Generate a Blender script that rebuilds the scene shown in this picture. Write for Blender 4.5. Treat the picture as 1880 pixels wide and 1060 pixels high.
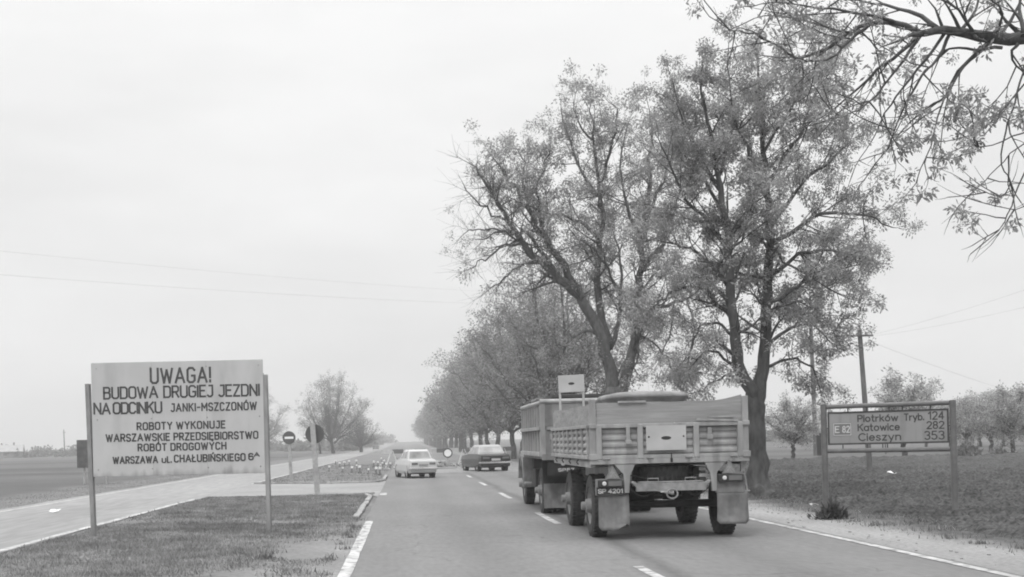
import bpy, math, random
import numpy as np
from mathutils import Vector, Matrix

# ------------------------------------------------------------------ clear / scene
for o in list(bpy.data.objects):
    bpy.data.objects.remove(o)
S = bpy.context.scene
COL = S.collection
R = math.radians

# ------------------------------------------------------------------ camera
F, H, ROLL, VX, VY = 2250.0, 1.55, 1.4, 745.0, 814.0     # focal length in photo pixels, eye height, roll, vanishing point
cam = bpy.data.cameras.new("camera")
cam.sensor_width = 36.0
cam.lens = F / 1880 * 36
cam.shift_x = (940 - VX) / 1880
cam.shift_y = (VY - 530) / 1880
cam.clip_start = 0.1
cam.clip_end = 6000
co = bpy.data.objects.new("camera", cam)
COL.objects.link(co)
co.location = (0, 0, H)
co.rotation_euler = (math.pi / 2, R(ROLL), 0)
S.camera = co
S.cycles.filter_width = 1.9      # the soft grain of an enlarged film frame

# ------------------------------------------------------------------ light and sky (bright overcast day, black and white photograph)
S.view_settings.view_transform = 'Standard'
S.view_settings.look = 'None'
S.view_settings.exposure = 0.0
S.view_settings.gamma = 1.0
W = bpy.data.worlds.new("World")
S.world = W
W.use_nodes = True
nt = W.node_tree
nt.nodes.clear()
N = nt.nodes.new
LK = nt.links.new
out = N('ShaderNodeOutputWorld'); bg = N('ShaderNodeBackground'); bg.inputs['Strength'].default_value = 0.1
sky = N('ShaderNodeTexSky'); sky.sky_type = 'NISHITA'; sky.sun_disc = False
SUN_EL, SUN_ROT = R(52), R(205)
sky.sun_elevation = SUN_EL; sky.sun_rotation = SUN_ROT
bw = N('ShaderNodeRGBToBW'); LK(sky.outputs[0], bw.inputs[0])
tc = N('ShaderNodeTexCoord'); sep = N('ShaderNodeSeparateXYZ'); LK(tc.outputs['Generated'], sep.inputs[0])
def wmath(op, a, b=None, clamp=False):
    n = N('ShaderNodeMath'); n.operation = op; n.use_clamp = clamp
    for i, x in enumerate((a, b)):
        if x is None: continue
        if isinstance(x, (int, float)): n.inputs[i].default_value = x
        else: LK(x, n.inputs[i])
    return n.outputs[0]
zz = wmath('MAXIMUM', sep.outputs['Z'], 0.0)
# overcast gradient: the zenith is about three times as bright as the horizon
grad = wmath('ADD', wmath('ADD', wmath('MULTIPLY', wmath('POWER', zz, 3.0), 26.0), 7.75), wmath('MULTIPLY', zz, 1.6))
mp = N('ShaderNodeMapping'); mp.inputs['Scale'].default_value = (1.0, 1.0, 3.6); LK(tc.outputs['Generated'], mp.inputs[0])
cn = N('ShaderNodeTexNoise'); cn.inputs['Scale'].default_value = 2.3; cn.inputs['Detail'].default_value = 4; cn.inputs['Roughness'].default_value = .5
LK(mp.outputs[0], cn.inputs['Vector'])
cl = wmath('ADD', wmath('MULTIPLY', cn.outputs[0], 0.50), 0.765)
tot = wmath('ADD', wmath('MULTIPLY', grad, cl), wmath('MULTIPLY', bw.outputs[0], 0.05))
LK(tot, bg.inputs['Color']); LK(bg.outputs[0], out.inputs[0])
sl = bpy.data.lights.new("sun", 'SUN'); sl.energy = 1.3; sl.angle = R(14); sl.color = (1, 1, 1)
so = bpy.data.objects.new("sun", sl); COL.objects.link(so)
so.rotation_euler = (math.pi / 2 - SUN_EL, 0, math.pi - SUN_ROT + math.pi)
so.location = (0, 0, 60)
dsun = Vector((math.sin(SUN_ROT) * math.cos(SUN_EL), math.cos(SUN_ROT) * math.cos(SUN_EL), math.sin(SUN_EL)))
so.rotation_euler = (-dsun).to_track_quat('-Z', 'Y').to_euler()

# ------------------------------------------------------------------ pixel helpers: a point of the photograph at a real distance
_c, _s = math.cos(R(ROLL)), math.sin(R(ROLL))
def unroll(px, py):
    du, dv = px - VX, VY - py
    return du * _c + dv * _s, -du * _s + dv * _c
def at(px, py, Y):
    u, v = unroll(px, py)
    return Vector((u / F * Y, Y, H + v / F * Y))
def gd(px, py, Z=0.0):
    u, v = unroll(px, py)
    Y = (H - Z) * F / (-v)
    return Vector((u / F * Y, Y, Z))
def gz(Y):
    t = min(1, max(0, (Y - 260) / 700.0))
    return 2.6 * t * t * (3 - 2 * t)

# ------------------------------------------------------------------ materials
def mat(name, v, rough=.8, var=.18, scale=6., bump=0., bscale=None, big=.12, bigscale=.7, metal=0., spec=.3, stretch=(1, 1, 1), detail=5, streak=0., sscale=5., sdir=(1, 1, .12), sat=.6):
    m = bpy.data.materials.new(name); m.use_nodes = True
    t = m.node_tree; b = t.nodes['Principled BSDF']
    n = t.nodes.new; l = t.links.new
    c = n('ShaderNodeTexCoord'); mpn = n('ShaderNodeMapping'); mpn.inputs['Scale'].default_value = stretch
    l(c.outputs['Object'], mpn.inputs[0])
    a = n('ShaderNodeTexNoise'); a.inputs['Scale'].default_value = scale; a.inputs['Detail'].default_value = detail
    g = n('ShaderNodeTexNoise'); g.inputs['Scale'].default_value = bigscale; g.inputs['Detail'].default_value = 3
    l(mpn.outputs[0], a.inputs['Vector']); l(mpn.outputs[0], g.inputs['Vector'])
    r1 = n('ShaderNodeMapRange'); r1.inputs[1].default_value = .3; r1.inputs[2].default_value = .7
    r1.inputs[3].default_value = 1 - var; r1.inputs[4].default_value = 1 + var
    r2 = n('ShaderNodeMapRange'); r2.inputs[1].default_value = .3; r2.inputs[2].default_value = .7
    r2.inputs[3].default_value = (1 - big) * v; r2.inputs[4].default_value = (1 + big) * v
    l(a.outputs[0], r1.inputs[0]); l(g.outputs[0], r2.inputs[0])
    mu = n('ShaderNodeMath'); mu.operation = 'MULTIPLY'; l(r1.outputs[0], mu.inputs[0]); l(r2.outputs[0], mu.inputs[1])
    res = mu.outputs[0]
    if streak:   # runs of rust, mud or wear with a shape of their own
        m2 = n('ShaderNodeMapping'); m2.inputs['Scale'].default_value = sdir; l(c.outputs['Object'], m2.inputs[0])
        k = n('ShaderNodeTexNoise'); k.inputs['Scale'].default_value = sscale; k.inputs['Detail'].default_value = 7; l(m2.outputs[0], k.inputs['Vector'])
        r3 = n('ShaderNodeMapRange'); r3.inputs[1].default_value = sat - .08; r3.inputs[2].default_value = sat + .04; r3.inputs[3].default_value = 1; r3.inputs[4].default_value = 1 - streak
        l(k.outputs[0], r3.inputs[0]); m3 = n('ShaderNodeMath'); m3.operation = 'MULTIPLY'; l(res, m3.inputs[0]); l(r3.outputs[0], m3.inputs[1]); res = m3.outputs[0]
    l(res, b.inputs['Base Color'])
    b.inputs['Roughness'].default_value = rough; b.inputs['Metallic'].default_value = metal
    b.inputs['Specular IOR Level'].default_value = spec
    if bump:
        k = n('ShaderNodeTexNoise'); k.inputs['Scale'].default_value = bscale or scale * 3; k.inputs['Detail'].default_value = 6
        l(mpn.outputs[0], k.inputs['Vector'])
        bp = n('ShaderNodeBump'); bp.inputs['Strength'].default_value = min(1, bump); bp.inputs['Distance'].default_value = .02
        l(k.outputs[0], bp.inputs['Height']); l(bp.outputs[0], b.inputs['Normal'])
    return m
def leafmat(name, v, var=.35, trans=.35):
    m = bpy.data.materials.new(name); m.use_nodes = True
    t = m.node_tree; t.nodes.clear(); n = t.nodes.new; l = t.links.new
    o = n('ShaderNodeOutputMaterial'); g = n('ShaderNodeNewGeometry')
    r1 = n('ShaderNodeMapRange'); r1.inputs[3].default_value = v * (1 - var); r1.inputs[4].default_value = v * (1 + var)
    l(g.outputs['Random Per Island'], r1.inputs[0])
    cn_ = n('ShaderNodeTexNoise'); cn_.inputs['Scale'].default_value = 1.7; cn_.inputs['Detail'].default_value = 2; l(g.outputs['Position'], cn_.inputs['Vector'])
    r2 = n('ShaderNodeMapRange'); r2.inputs[1].default_value = .35; r2.inputs[2].default_value = .65; r2.inputs[3].default_value = .72; r2.inputs[4].default_value = 1.25; l(cn_.outputs[0], r2.inputs[0])
    ml = n('ShaderNodeMath'); ml.operation = 'MULTIPLY'; l(r1.outputs[0], ml.inputs[0]); l(r2.outputs[0], ml.inputs[1])
    d = n('ShaderNodeBsdfDiffuse'); tr = n('ShaderNodeBsdfTranslucent'); mx = n('ShaderNodeMixShader'); mx.inputs[0].default_value = trans
    l(ml.outputs[0], d.inputs[0]); l(ml.outputs[0], tr.inputs[0]); l(d.outputs[0], mx.inputs[1]); l(tr.outputs[0], mx.inputs[2]); l(mx.outputs[0], o.inputs[0])
    return m

MT = dict(
    paint=mat('trailer_paint', .285, .5, .13, 9, .15, 60, .2, 2.2, stretch=(1, 1, .45), streak=.2, sscale=4.5),
    wood=mat('board_wood', .265, .8, .12, 5, .3, 30, .18, 1.2, stretch=(.5, 1, 7), streak=.14, sscale=3, sdir=(.25, 1, 5)),
    truckpaint=mat('truck_paint', .20, .6, .16, 7, .15, 50, .2, 1.5, streak=.3),
    dark=mat('underside', .032, .8, .3, 6),
    rubber=mat('tyre_rubber', .042, .85, .3, 14, .4, 60),
    flap=mat('rubber_flap', .17, .7, .15, 5, .2, 20, .2, 2.5, streak=.22, sscale=7, sdir=(1, 1, .3), sat=.55),
    steel=mat('grey_steel', .22, .5, .2, 12, .2, 60, .2, 3),
    plate=mat('pale_plate', .40, .45, .05, 4, 0, None, .08, 3),
    black=mat('black_paint', .035, .5, .2, 8),
    white=mat('white_paint', .75, .5, .05, 6),
    lens=mat('lamp_lens', .6, .15, .05, 6, spec=.6),
    redlens=mat('dark_lens', .12, .2, .1, 6, spec=.6),
    tarp=mat('tarpaulin', .20, .7, .14, 4, .5, 9, .2, 2),
    cabroof=mat('cab_paint', .10, .4, .15, 5, 0, None, .2, 2),
    panel=mat('sign_panel', .43, .55, .06, 3, .05, 40, .07, .9, stretch=(1, 1, .4)),
    ink=mat('sign_lettering', .06, .6, .25, 30, 0, None, .2, 4),
    post=mat('steel_post', .23, .6, .2, 10, .2, 50, .2, 2, stretch=(1, 1, .3)),
    route=mat('route_panel', .25, .5, .05, 3, 0, None, .06, 2, streak=.15, sscale=6),
    routeink=mat('route_ink', .05, .6, .2, 20),
    pale=mat('pale_lettering', .5, .6, .1, 20),
    rframe=mat('route_frame', .125, .5, .15, 12, .1, 50, .12, 2),
    concrete=mat('concrete_post', .33, .85, .15, 12, .4, 60, .2, 2),
    disc=mat('sign_disc', .09, .5, .1, 5),
    bark=mat('bark', .075, .95, .4, 9, 1, 16, .25, 1.5, stretch=(1, 1, .35)),
    bark2=mat('bark_far', .085, .95, .3, 5, 0, None, .2, .6),
    kerb=mat('kerb_stone', .34, .8, .15, 4, .3, 40, .25, 2.2, streak=.5, sscale=2.2, sdir=(1, 1, 1), sat=.55),
    line=mat('line_paint', .42, .7, .2, 11, 0, None, .22, 1.3, streak=.5, sscale=7, sdir=(1, .5, 1), sat=.58),
    pole=mat('pole_wood', .12, .9, .25, 6, .4, 30, .2, 1, stretch=(1, 1, .3)),
    wire=mat('wire', .55, .6, .05, 3),
    wirenear=mat('wire_dark', .22, .6, .05, 3),
    carwhite=mat('car_white', .47, .25, .03, 3, 0, None, .04, 1, spec=.5),
    cardark=mat('car_dark', .02, .25, .1, 3, 0, None, .1, 1, spec=.4),
    glass=mat('car_glass', .10, .06, .05, 2, spec=1.0),
    carsheen=mat('car_roof_sky_sheen', .34, .25, .05, 3, spec=.5), glasslight=mat('car_glass_pale', .26, .06, .3, 2, spec=1.0),  # sky sheen on the roof and light through the panes put into base colours
    chrome=mat('chrome', .6, .2, .05, 4, metal=.9),
    stripe=mat('stripe_dark', .13, .6, .1, 8),
    barwhite=mat('barrier_white', .42, .6, .12, 6),
    rubble=mat('rubble', .30, .9, .3, 6, .5, 20),
    wall=mat('house_wall', .24, .9, .1, 1),
    roof=mat('house_roof', .32, .8, .1, 1),
    paper=mat('paper', .85, .8, .03, 3),
    leafA=leafmat('leaf_near', .33, .35, .45), leafB=leafmat('leaf_mid', .31, .35, .45), leafR=leafmat('leaf_row', .27, .35, .45),
    leafF=leafmat('leaf_fruit', .36, .6, .4), leafS=leafmat('leaf_shrub', .19, .35), leafW=leafmat('leaf_weed', .09, .5),
    tuft=leafmat('tuft_blade', .18, .5, .3), grass=leafmat('grass_blade', .24, .45, .4), leafE=leafmat('leaf_lone', .16, .3, .4),
)

# ------------------------------------------------------------------ mesh helpers
def tag(o, label=None, cat=None, group=None, kind=None):
    if label: o['label'] = label
    if cat: o['category'] = cat
    if group: o['group'] = group
    if kind: o['kind'] = kind
    return o
def empty(name, loc=(0, 0, 0), rz=0., label=None, cat=None, group=None):
    o = bpy.data.objects.new(name, None); COL.objects.link(o)
    o.location = loc; o.rotation_euler = (0, 0, rz); o.empty_display_size = .2
    return tag(o, label, cat, group)
class MB:
    def __init__(s): s.v = []; s.f = []; s.m = []; s.cm = 0
    def add(s, V, Fc):
        b = len(s.v); s.v += [tuple(p) for p in V]
        for f in Fc: s.f.append(tuple(i + b for i in f)); s.m.append(s.cm)
    def box(s, c, d, rot=None):
        x, y, z = d[0] / 2, d[1] / 2, d[2] / 2
        P = [Vector(p) for p in ((-x, -y, -z), (x, -y, -z), (x, y, -z), (-x, y, -z), (-x, -y, z), (x, -y, z), (x, y, z), (-x, y, z))]
        if rot is not None: P = [rot @ p for p in P]
        c = Vector(c)
        s.add([p + c for p in P], [(0, 3, 2, 1), (4, 5, 6, 7), (0, 1, 5, 4), (1, 2, 6, 5), (2, 3, 7, 6), (3, 0, 4, 7)])
    def span(s, a, b): 
        s.box([(a[i] + b[i]) / 2 for i in range(3)], [abs(b[i] - a[i]) for i in range(3)])
    def prism(s, poly, axis, a, b):
        # poly of 2-D points in the two remaining axes, extruded along axis from a to b
        def P(q, t):
            return {'x': (t, q[0], q[1]), 'y': (q[0], t, q[1]), 'z': (q[0], q[1], t)}[axis]
        n = len(poly); V = [P(q, a) for q in poly] + [P(q, b) for q in poly]
        Fc = [tuple(range(n))[::-1], tuple(range(n, 2 * n))] + [(i, (i + 1) % n, n + (i + 1) % n, n + i) for i in range(n)]
        s.add(V, Fc)
    def tube(s, pts, rad, n=6, cap=True):
        pts = [Vector(p) for p in pts]
        if not isinstance(rad, (list, tuple)): rad = [rad] * len(pts)
        V = []; up = None
        for i, p in enumerate(pts):
            t = (pts[min(i + 1, len(pts) - 1)] - pts[max(i - 1, 0)]).normalized()
            if up is None:
                up = t.orthogonal().normalized()
            else:
                up = up - t * up.dot(t)
                up = up.normalized() if up.length > 1e-6 else t.orthogonal().normalized()
            w = t.cross(up)
            for k in range(n):
                a = 2 * math.pi * k / n
                V.append(p + (up * math.cos(a) + w * math.sin(a)) * rad[i])
        Fc = []
        for i in range(len(pts) - 1):
            for k in range(n):
                Fc.append((i * n + k, i * n + (k + 1) % n, (i + 1) * n + (k + 1) % n, (i + 1) * n + k))
        if cap:
            Fc.append(tuple(range(n))[::-1]); Fc.append(tuple((len(pts) - 1) * n + k for k in range(n)))
        s.add(V, Fc)
    def lathe(s, prof, n=24, axis='x', c=(0, 0, 0)):
        # prof: (along axis, radius) closed ring
        c = Vector(c); V = []
        for k in range(n):
            a = 2 * math.pi * k / n
            for (h, r) in prof:
                p = {'x': Vector((h, r * math.cos(a), r * math.sin(a))), 'y': Vector((r * math.cos(a), h, r * math.sin(a))), 'z': Vector((r * math.cos(a), r * math.sin(a), h))}[axis]
                V.append(c + p)
        m = len(prof); Fc = []
        for k in range(n):
            for j in range(m - 1):
                Fc.append((k * m + j, k * m + j + 1, ((k + 1) % n) * m + j + 1, ((k + 1) % n) * m + j))
        s.add(V, Fc)
    def ring_loft(s, rings, cap=True):
        n = len(rings[0]); V = [p for r in rings for p in r]; Fc = []
        for i in range(len(rings) - 1):
            for k in range(n):
                Fc.append((i * n + k, i * n + (k + 1) % n, (i + 1) * n + (k + 1) % n, (i + 1) * n + k))
        if cap: Fc.append(tuple(range(n))[::-1]); Fc.append(tuple((len(rings) - 1) * n + k for k in range(n)))
        s.add(V, Fc)
    def build(s, name, m, parent=None, smooth=False, bevel=0, label=None):
        me = bpy.data.meshes.new(name); me.from_pydata([tuple(p) for p in s.v], [], s.f)
        for x in (m if isinstance(m, (list, tuple)) else [m]): me.materials.append(x)
        if any(s.m): me.polygons.foreach_set('material_index', s.m)
        if smooth: me.polygons.foreach_set('use_smooth', [True] * len(me.polygons))
        me.validate(); me.update()
        bmfix(me)
        o = bpy.data.objects.new(name, me); COL.objects.link(o)
        if parent: o.parent = parent
        if bevel:
            bv = o.modifiers.new('bevel', 'BEVEL'); bv.width = bevel; bv.segments = 2; bv.limit_method = 'ANGLE'; bv.angle_limit = R(40)
        if label: o['label'] = label
        return o
import bmesh
def bmfix(me):
    if len(me.polygons) > 20000: return
    b = bmesh.new(); b.from_mesh(me); bmesh.ops.recalc_face_normals(b, faces=b.faces); b.to_mesh(me); b.free()
def npmesh(name, V, Q, m, parent=None, smooth=False, n=4):
    me = bpy.data.meshes.new(name)
    V = np.asarray(V, dtype=np.float32); Q = np.asarray(Q, dtype=np.int32)
    me.vertices.add(len(V)); me.vertices.foreach_set('co', V.ravel())
    me.loops.add(Q.size); me.loops.foreach_set('vertex_index', Q.ravel())
    me.polygons.add(len(Q)); me.polygons.foreach_set('loop_start', np.arange(0, Q.size, n, dtype=np.int32))
    me.polygons.foreach_set('loop_total', np.full(len(Q), n, dtype=np.int32))
    if smooth: me.polygons.foreach_set('use_smooth', np.ones(len(Q), dtype=bool))
    me.materials.append(m); me.update(calc_edges=True); me.validate()
    o = bpy.data.objects.new(name, me); COL.objects.link(o)
    if parent: o.parent = parent
    return o
def vnoise(x, y, seed=0):
    r = np.random.RandomState(seed); T = r.rand(256, 256)
    xi = np.floor(x).astype(int); yi = np.floor(y).astype(int); fx = x - xi; fy = y - yi
    fx = fx * fx * (3 - 2 * fx); fy = fy * fy * (3 - 2 * fy)
    g = lambda a, b: T[a % 256, b % 256]
    return (g(xi, yi) * (1 - fx) + g(xi + 1, yi) * fx) * (1 - fy) + (g(xi, yi + 1) * (1 - fx) + g(xi + 1, yi + 1) * fx) * fy
def copy_tree(o, parent=None):
    c = o.copy(); COL.objects.link(c)
    if parent: c.parent = parent
    for ch in [x for x in o.children]: copy_tree(ch, c)
    return c

# ------------------------------------------------------------------ GROUND
def ground_material():
    m = bpy.data.materials.new('ground'); m.use_nodes = True
    t = m.node_tree; b = t.nodes['Principled BSDF']; n = t.nodes.new; l = t.links.new
    g = n('ShaderNodeNewGeometry'); sp = n('ShaderNodeSeparateXYZ'); l(g.outputs['Position'], sp.inputs[0])
    def noise(scale, detail=5, stretch=(1, 1, 1)):
        k = n('ShaderNodeTexNoise'); k.inputs['Scale'].default_value = scale; k.inputs['Detail'].default_value = detail
        mm = n('ShaderNodeMapping'); mm.inputs['Scale'].default_value = stretch
        l(g.outputs['Position'], mm.inputs[0]); l(mm.outputs[0], k.inputs['Vector']); return k.outputs[0]
    def rng(x, a, bb, c, d):
        k = n('ShaderNodeMapRange')
        for i, q in enumerate((a, bb, c, d)): k.inputs[i + 1].default_value = q
        l(x, k.inputs[0]); return k.outputs[0]
    def mth(op, a, bb):
        k = n('ShaderNodeMath'); k.operation = op
        for i, q in enumerate((a, bb)):
            if isinstance(q, (int, float)): k.inputs[i].default_value = q
            else: l(q, k.inputs[i])
        return k.outputs[0]
    def mix(f, a, bb):
        k = n('ShaderNodeMix'); k.data_type = 'FLOAT'
        l(f, k.inputs[0])
        for i, q in ((2, a), (3, bb)):
            if isinstance(q, (int, float)): k.inputs[i].default_value = q
            else: l(q, k.inputs[i])
        return k.outputs[0]
    X, Y = sp.outputs['X'], sp.outputs['Y']
    edge = mth('MULTIPLY', mth('SUBTRACT', noise(.9, 6), .5), 1.6)
    edge2 = mth('MULTIPLY', mth('SUBTRACT', noise(.25, 6), .5), 3.0)
    Xn = mth('ADD', X, edge)
    grass = mth('MULTIPLY', rng(noise(7, 8), .3, .7, .75, 1.25), rng(noise(.5, 5), .3, .7, .125, .185))
    soil = mth('MULTIPLY', rng(noise(3.5, 8), .3, .7, .6, 1.4), rng(noise(.35, 4, (.15, 1, 1)), .3, .7, .065, .095))
    strips = mth('MULTIPLY', rng(noise(.05, 3, (.12, 1, 1)), .35, .65, .075, .13), rng(noise(1.2, 6, (.3, 1, 1)), .3, .7, .85, 1.15))
    gravel = mth('MULTIPLY', rng(noise(14, 8), .3, .7, .78, 1.22), rng(noise(.8, 5, (1, .35, 1)), .3, .7, .20, .30))
    c = grass
    rightfield = rng(Xn, 7.7, 8.5, 0, 1)
    field = mix(rng(mth('ADD', Y, mth('MULTIPLY', edge2, 3)), 66, 76, 0, 1), soil, strips)
    c = mix(rightfield, c, field)
    sh = mth('MULTIPLY', rng(Xn, 5.6, 5.9, 0, 1), rng(Xn, 7.5, 8.1, 1, 0))
    c = mix(sh, c, gravel)
    c = mix(rng(mth('ADD', X, edge2), -15, -13, 1, 0), c, strips)
    # worn dirt beside the left edge of the carriageway, close to the camera
    dirt = mth('MULTIPLY', rng(mth('SUBTRACT', mth('ADD', Xn, mth('MULTIPLY', edge2, .3)), mth('MULTIPLY', mth('SUBTRACT', Y, 13), .11)), -2.7, -1.4, 0, 1), rng(X, 0.0, .2, 1, 0))
    dirt = mth('MULTIPLY', dirt, rng(mth('ADD', Y, mth('MULTIPLY', edge2, 2)), 22, 27, 1, 0))
    c = mix(dirt, c, mth('MULTIPLY', gravel, .86))
    l(c, b.inputs['Base Color']); b.inputs['Roughness'].default_value = .95; b.inputs['Specular IOR Level'].default_value = .1
    bp = n('ShaderNodeBump'); bp.inputs['Strength'].default_value = .7; bp.inputs['Distance'].default_value = .05
    l(noise(9, 8), bp.inputs['Height']); l(bp.outputs[0], b.inputs['Normal'])
    return m
GM = ground_material()
xs = np.concatenate([-np.geomspace(900, 30, 14), np.linspace(-24, 40, 17), np.geomspace(50, 900, 14)])
ys = np.concatenate([[-60, -20, 0], np.linspace(10, 250, 13), np.linspace(270, 1000, 30), [1300, 1800, 2500]])
V = [(x, y, gz(y)) for y in ys for x in xs]; nx = len(xs)
Q = [(j * nx + i, j * nx + i + 1, (j + 1) * nx + i + 1, (j + 1) * nx + i) for j in range(len(ys) - 1) for i in range(nx - 1)]
tag(npmesh('ground', V, Q, GM, smooth=True), kind='structure')

def sheet(name, left, right, m, z, ys=None, jag=0., seed=1, kind='structure', step=None):
    """strip between X=left(Y) and X=right(Y) lying z above the ground"""
    r = random.Random(seed); V = []; n = 0
    for y in ys:
        a = left(y) if callable(left) else left; b = right(y) if callable(right) else right
        a += r.uniform(-jag, jag); b += r.uniform(-jag, jag)
        V += [(a, y, gz(y) + z), (b, y, gz(y) + z)]; n += 1
    return tag(npmesh(name, V, [(2 * i, 2 * i + 1, 2 * i + 3, 2 * i + 2) for i in range(n - 1)], m), kind=kind)
def asphalt_material():
    m = mat('asphalt', .157, .85, .10, 12, .35, 90, .09, .6, stretch=(1, .3, 1), detail=10)
    t = m.node_tree; n = t.nodes.new; l = t.links.new; b = t.nodes['Principled BSDF']; src = b.inputs['Base Color'].links[0].from_socket
    g = n('ShaderNodeNewGeometry'); sp = n('ShaderNodeSeparateXYZ'); l(g.outputs['Position'], sp.inputs[0])
    def noise(scale, st, det=4):
        mm = n('ShaderNodeMapping'); mm.inputs['Scale'].default_value = st; l(g.outputs['Position'], mm.inputs[0])
        k = n('ShaderNodeTexNoise'); k.inputs['Scale'].default_value = scale; k.inputs['Detail'].default_value = det; l(mm.outputs[0], k.inputs['Vector']); return k.outputs[0]
    def mth(op, x, y, clamp=False):
        k = n('ShaderNodeMath'); k.operation = op; k.use_clamp = clamp
        for i, q in enumerate((x, y)):
            if isinstance(q, (int, float)): k.inputs[i].default_value = q
            else: l(q, k.inputs[i])
        return k.outputs[0]
    wob = mth('MULTIPLY', mth('SUBTRACT', noise(.6, (.3, .35, 1)), .5), .5)
    X = mth('ADD', sp.outputs['X'], wob); f = None
    # oil strips down the lane middles, a tar seam beside the centre line, paler polished wheel tracks
    for xc, w, amt in ((1.0, .45, -.10), (4.35, .5, -.13), (3.0, .2, -.34), (.15, .3, .07), (1.85, .3, .07), (5.3, .3, .07)):
        d = mth('ABSOLUTE', mth('SUBTRACT', X, xc), 0); k = mth('MULTIPLY', mth('SUBTRACT', 1.0, mth('DIVIDE', d, w), True), amt)
        f = k if f is None else mth('ADD', f, k)
    f = mth('MULTIPLY', f, mth('ADD', noise(.5, (1, .25, 1)), .5))
    v = n('ShaderNodeTexVoronoi'); v.feature = 'DISTANCE_TO_EDGE'; v.inputs['Scale'].default_value = .33
    wm = n('ShaderNodeVectorMath'); wm.operation = 'ADD'; ns = n('ShaderNodeTexNoise'); ns.inputs['Scale'].default_value = 1.2; l(g.outputs['Position'], ns.inputs['Vector']); l(g.outputs['Position'], wm.inputs[0]); l(ns.outputs['Color'], wm.inputs[1]); l(wm.outputs[0], v.inputs['Vector'])
    ck = mth('LESS_THAN', v.outputs['Distance'], .006); ck = mth('MULTIPLY', mth('MULTIPLY', ck, mth('GREATER_THAN', noise(.15, (1, .5, 1)), .52)), -.22)
    spots = mth('MULTIPLY', mth('SUBTRACT', noise(1.9, (1, .8, 1), 6), .66, True), -1.4)
    f = mth('ADD', mth('ADD', mth('ADD', f, ck), spots), 1.0)
    mu = mth('MULTIPLY', src, f); l(mu, b.inputs['Base Color'])
    return m
asph = asphalt_material()
asphfar = mat('asphalt_far', .15, .9, .12, 4, 0, None, .15, .12)
conc = mat('road_concrete', .225, .85, .16, 5, .2, 60, .14, .3, stretch=(1, .12, 1), detail=8)
linkm = mat('link_surface', .24, .9, .12, 6, .2, 60, .12, .4)
def fr(a, b, d): return list(np.arange(a, b + .001, d))
farY = fr(80, 250, 10) + fr(260, 900, 20)
sheet('road', -.86, 6.42, asph, .012, fr(-30, 78, 2), .02)
sheet('closed_road', -.7, 6.2, asphfar, .010, farY, .08)
sheet('left_carriageway', -11.1, -6.32, conc, .012, fr(-30, 78, 2) + farY, .05, 3)
# crossover between the carriageways
lnk = MB(); pts = [gd(488, 908), gd(690, 911), gd(716, 915), gd(722, 886), gd(690, 889), gd(480, 890)]
lnk.add([(-6.33, 38.5, .018), (-3.6, 38.0, .018), (-1.15, 37.2, .018), (-.84, 35.4, .018), (-.84, 50.6, .018), (-1.2, 48.8, .018), (-3.0, 48.6, .018), (-6.33, 50.5, .018)], [(0, 1, 2, 3, 4, 5, 6, 7)])
tag(lnk.build('crossover_road', linkm), kind='structure')
# edge lines and dashes
def strip_line(name, x, w, y0, y1, z=.018, d=2., jag=.012, seed=2):
    return sheet(name, lambda y: x - w / 2, lambda y: x + w / 2, MT['line'], z, fr(y0, y1, d), jag, seed)
strip_line('right_edge_line', 6.27, .13, 2, 78)
strip_line('left_edge_line', -.76, .16, 4, 24.6, d=.6, jag=.008)
for y0, y1 in ((11, 14.6), (22.3, 25.9), (32.6, 36.2), (42.6, 46.2), (52.4, 55.8), (62, 65.4)):
    strip_line('centre_dash', 2.72 + .0008 * y0, .13, y0, y1, d=(y1 - y0) / 3, jag=.006)
strip_line('far_left_line', -10.62, .14, 5, 240)
strip_line('inner_left_line', -6.42, .16, 5, 37.5)
strip_line('inner_left_line', -6.42, .16, 51, 240)
# kerb stones along the grass by the crossover: each a real step
def kerb(pts, w=.13, h=.06):
    m = MB(); r = random.Random(5)
    for a, b in zip(pts[:-1], pts[1:]):
        a, b = Vector(a), Vector(b); L = (b - a).length; n = max(1, int(L / .95)); ang = math.atan2(b.y - a.y, b.x - a.x)
        for i in range(n):
            c = a.lerp(b, (i + .5) / n)
            m.box((c.x + r.uniform(-.015, .015), c.y + r.uniform(-.015, .015), h / 2 + r.uniform(-.01, .01)), (L / n - .02, w, h), Matrix.Rotation(ang + r.uniform(-.01, .01), 3, 'Z'))
    return tag(m.build('kerb', MT['kerb'], bevel=.015), kind='structure')
kerb([(-1.08, 25.4), (-1.06, 35.6), (-1.25, 37.2)])
kerb([(-6.3, 50.6), (-3.0, 48.7), (-1.2, 48.9), (-.95, 50.6), (-.95, 58)], h=.09)
strip_line('corner_marking', -.72, .2, 36.6, 38.2, d=.8)

# gravel patch where the traffic is turned off in front of the barrier
gp = MB(); gp.add([(1.0, 61.5, .02), (6.4, 60.5, .02), (9.5, 62, .02), (9.5, 69, .02), (4, 76, .02), (-.6, 76, .02), (-.6, 66, .02)], [tuple(range(7))])
tag(gp.build('gravel_patch', mat('gravel_patch', .22, .95, .3, 5, .4, 20, .2, .6)), kind='structure')

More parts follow.
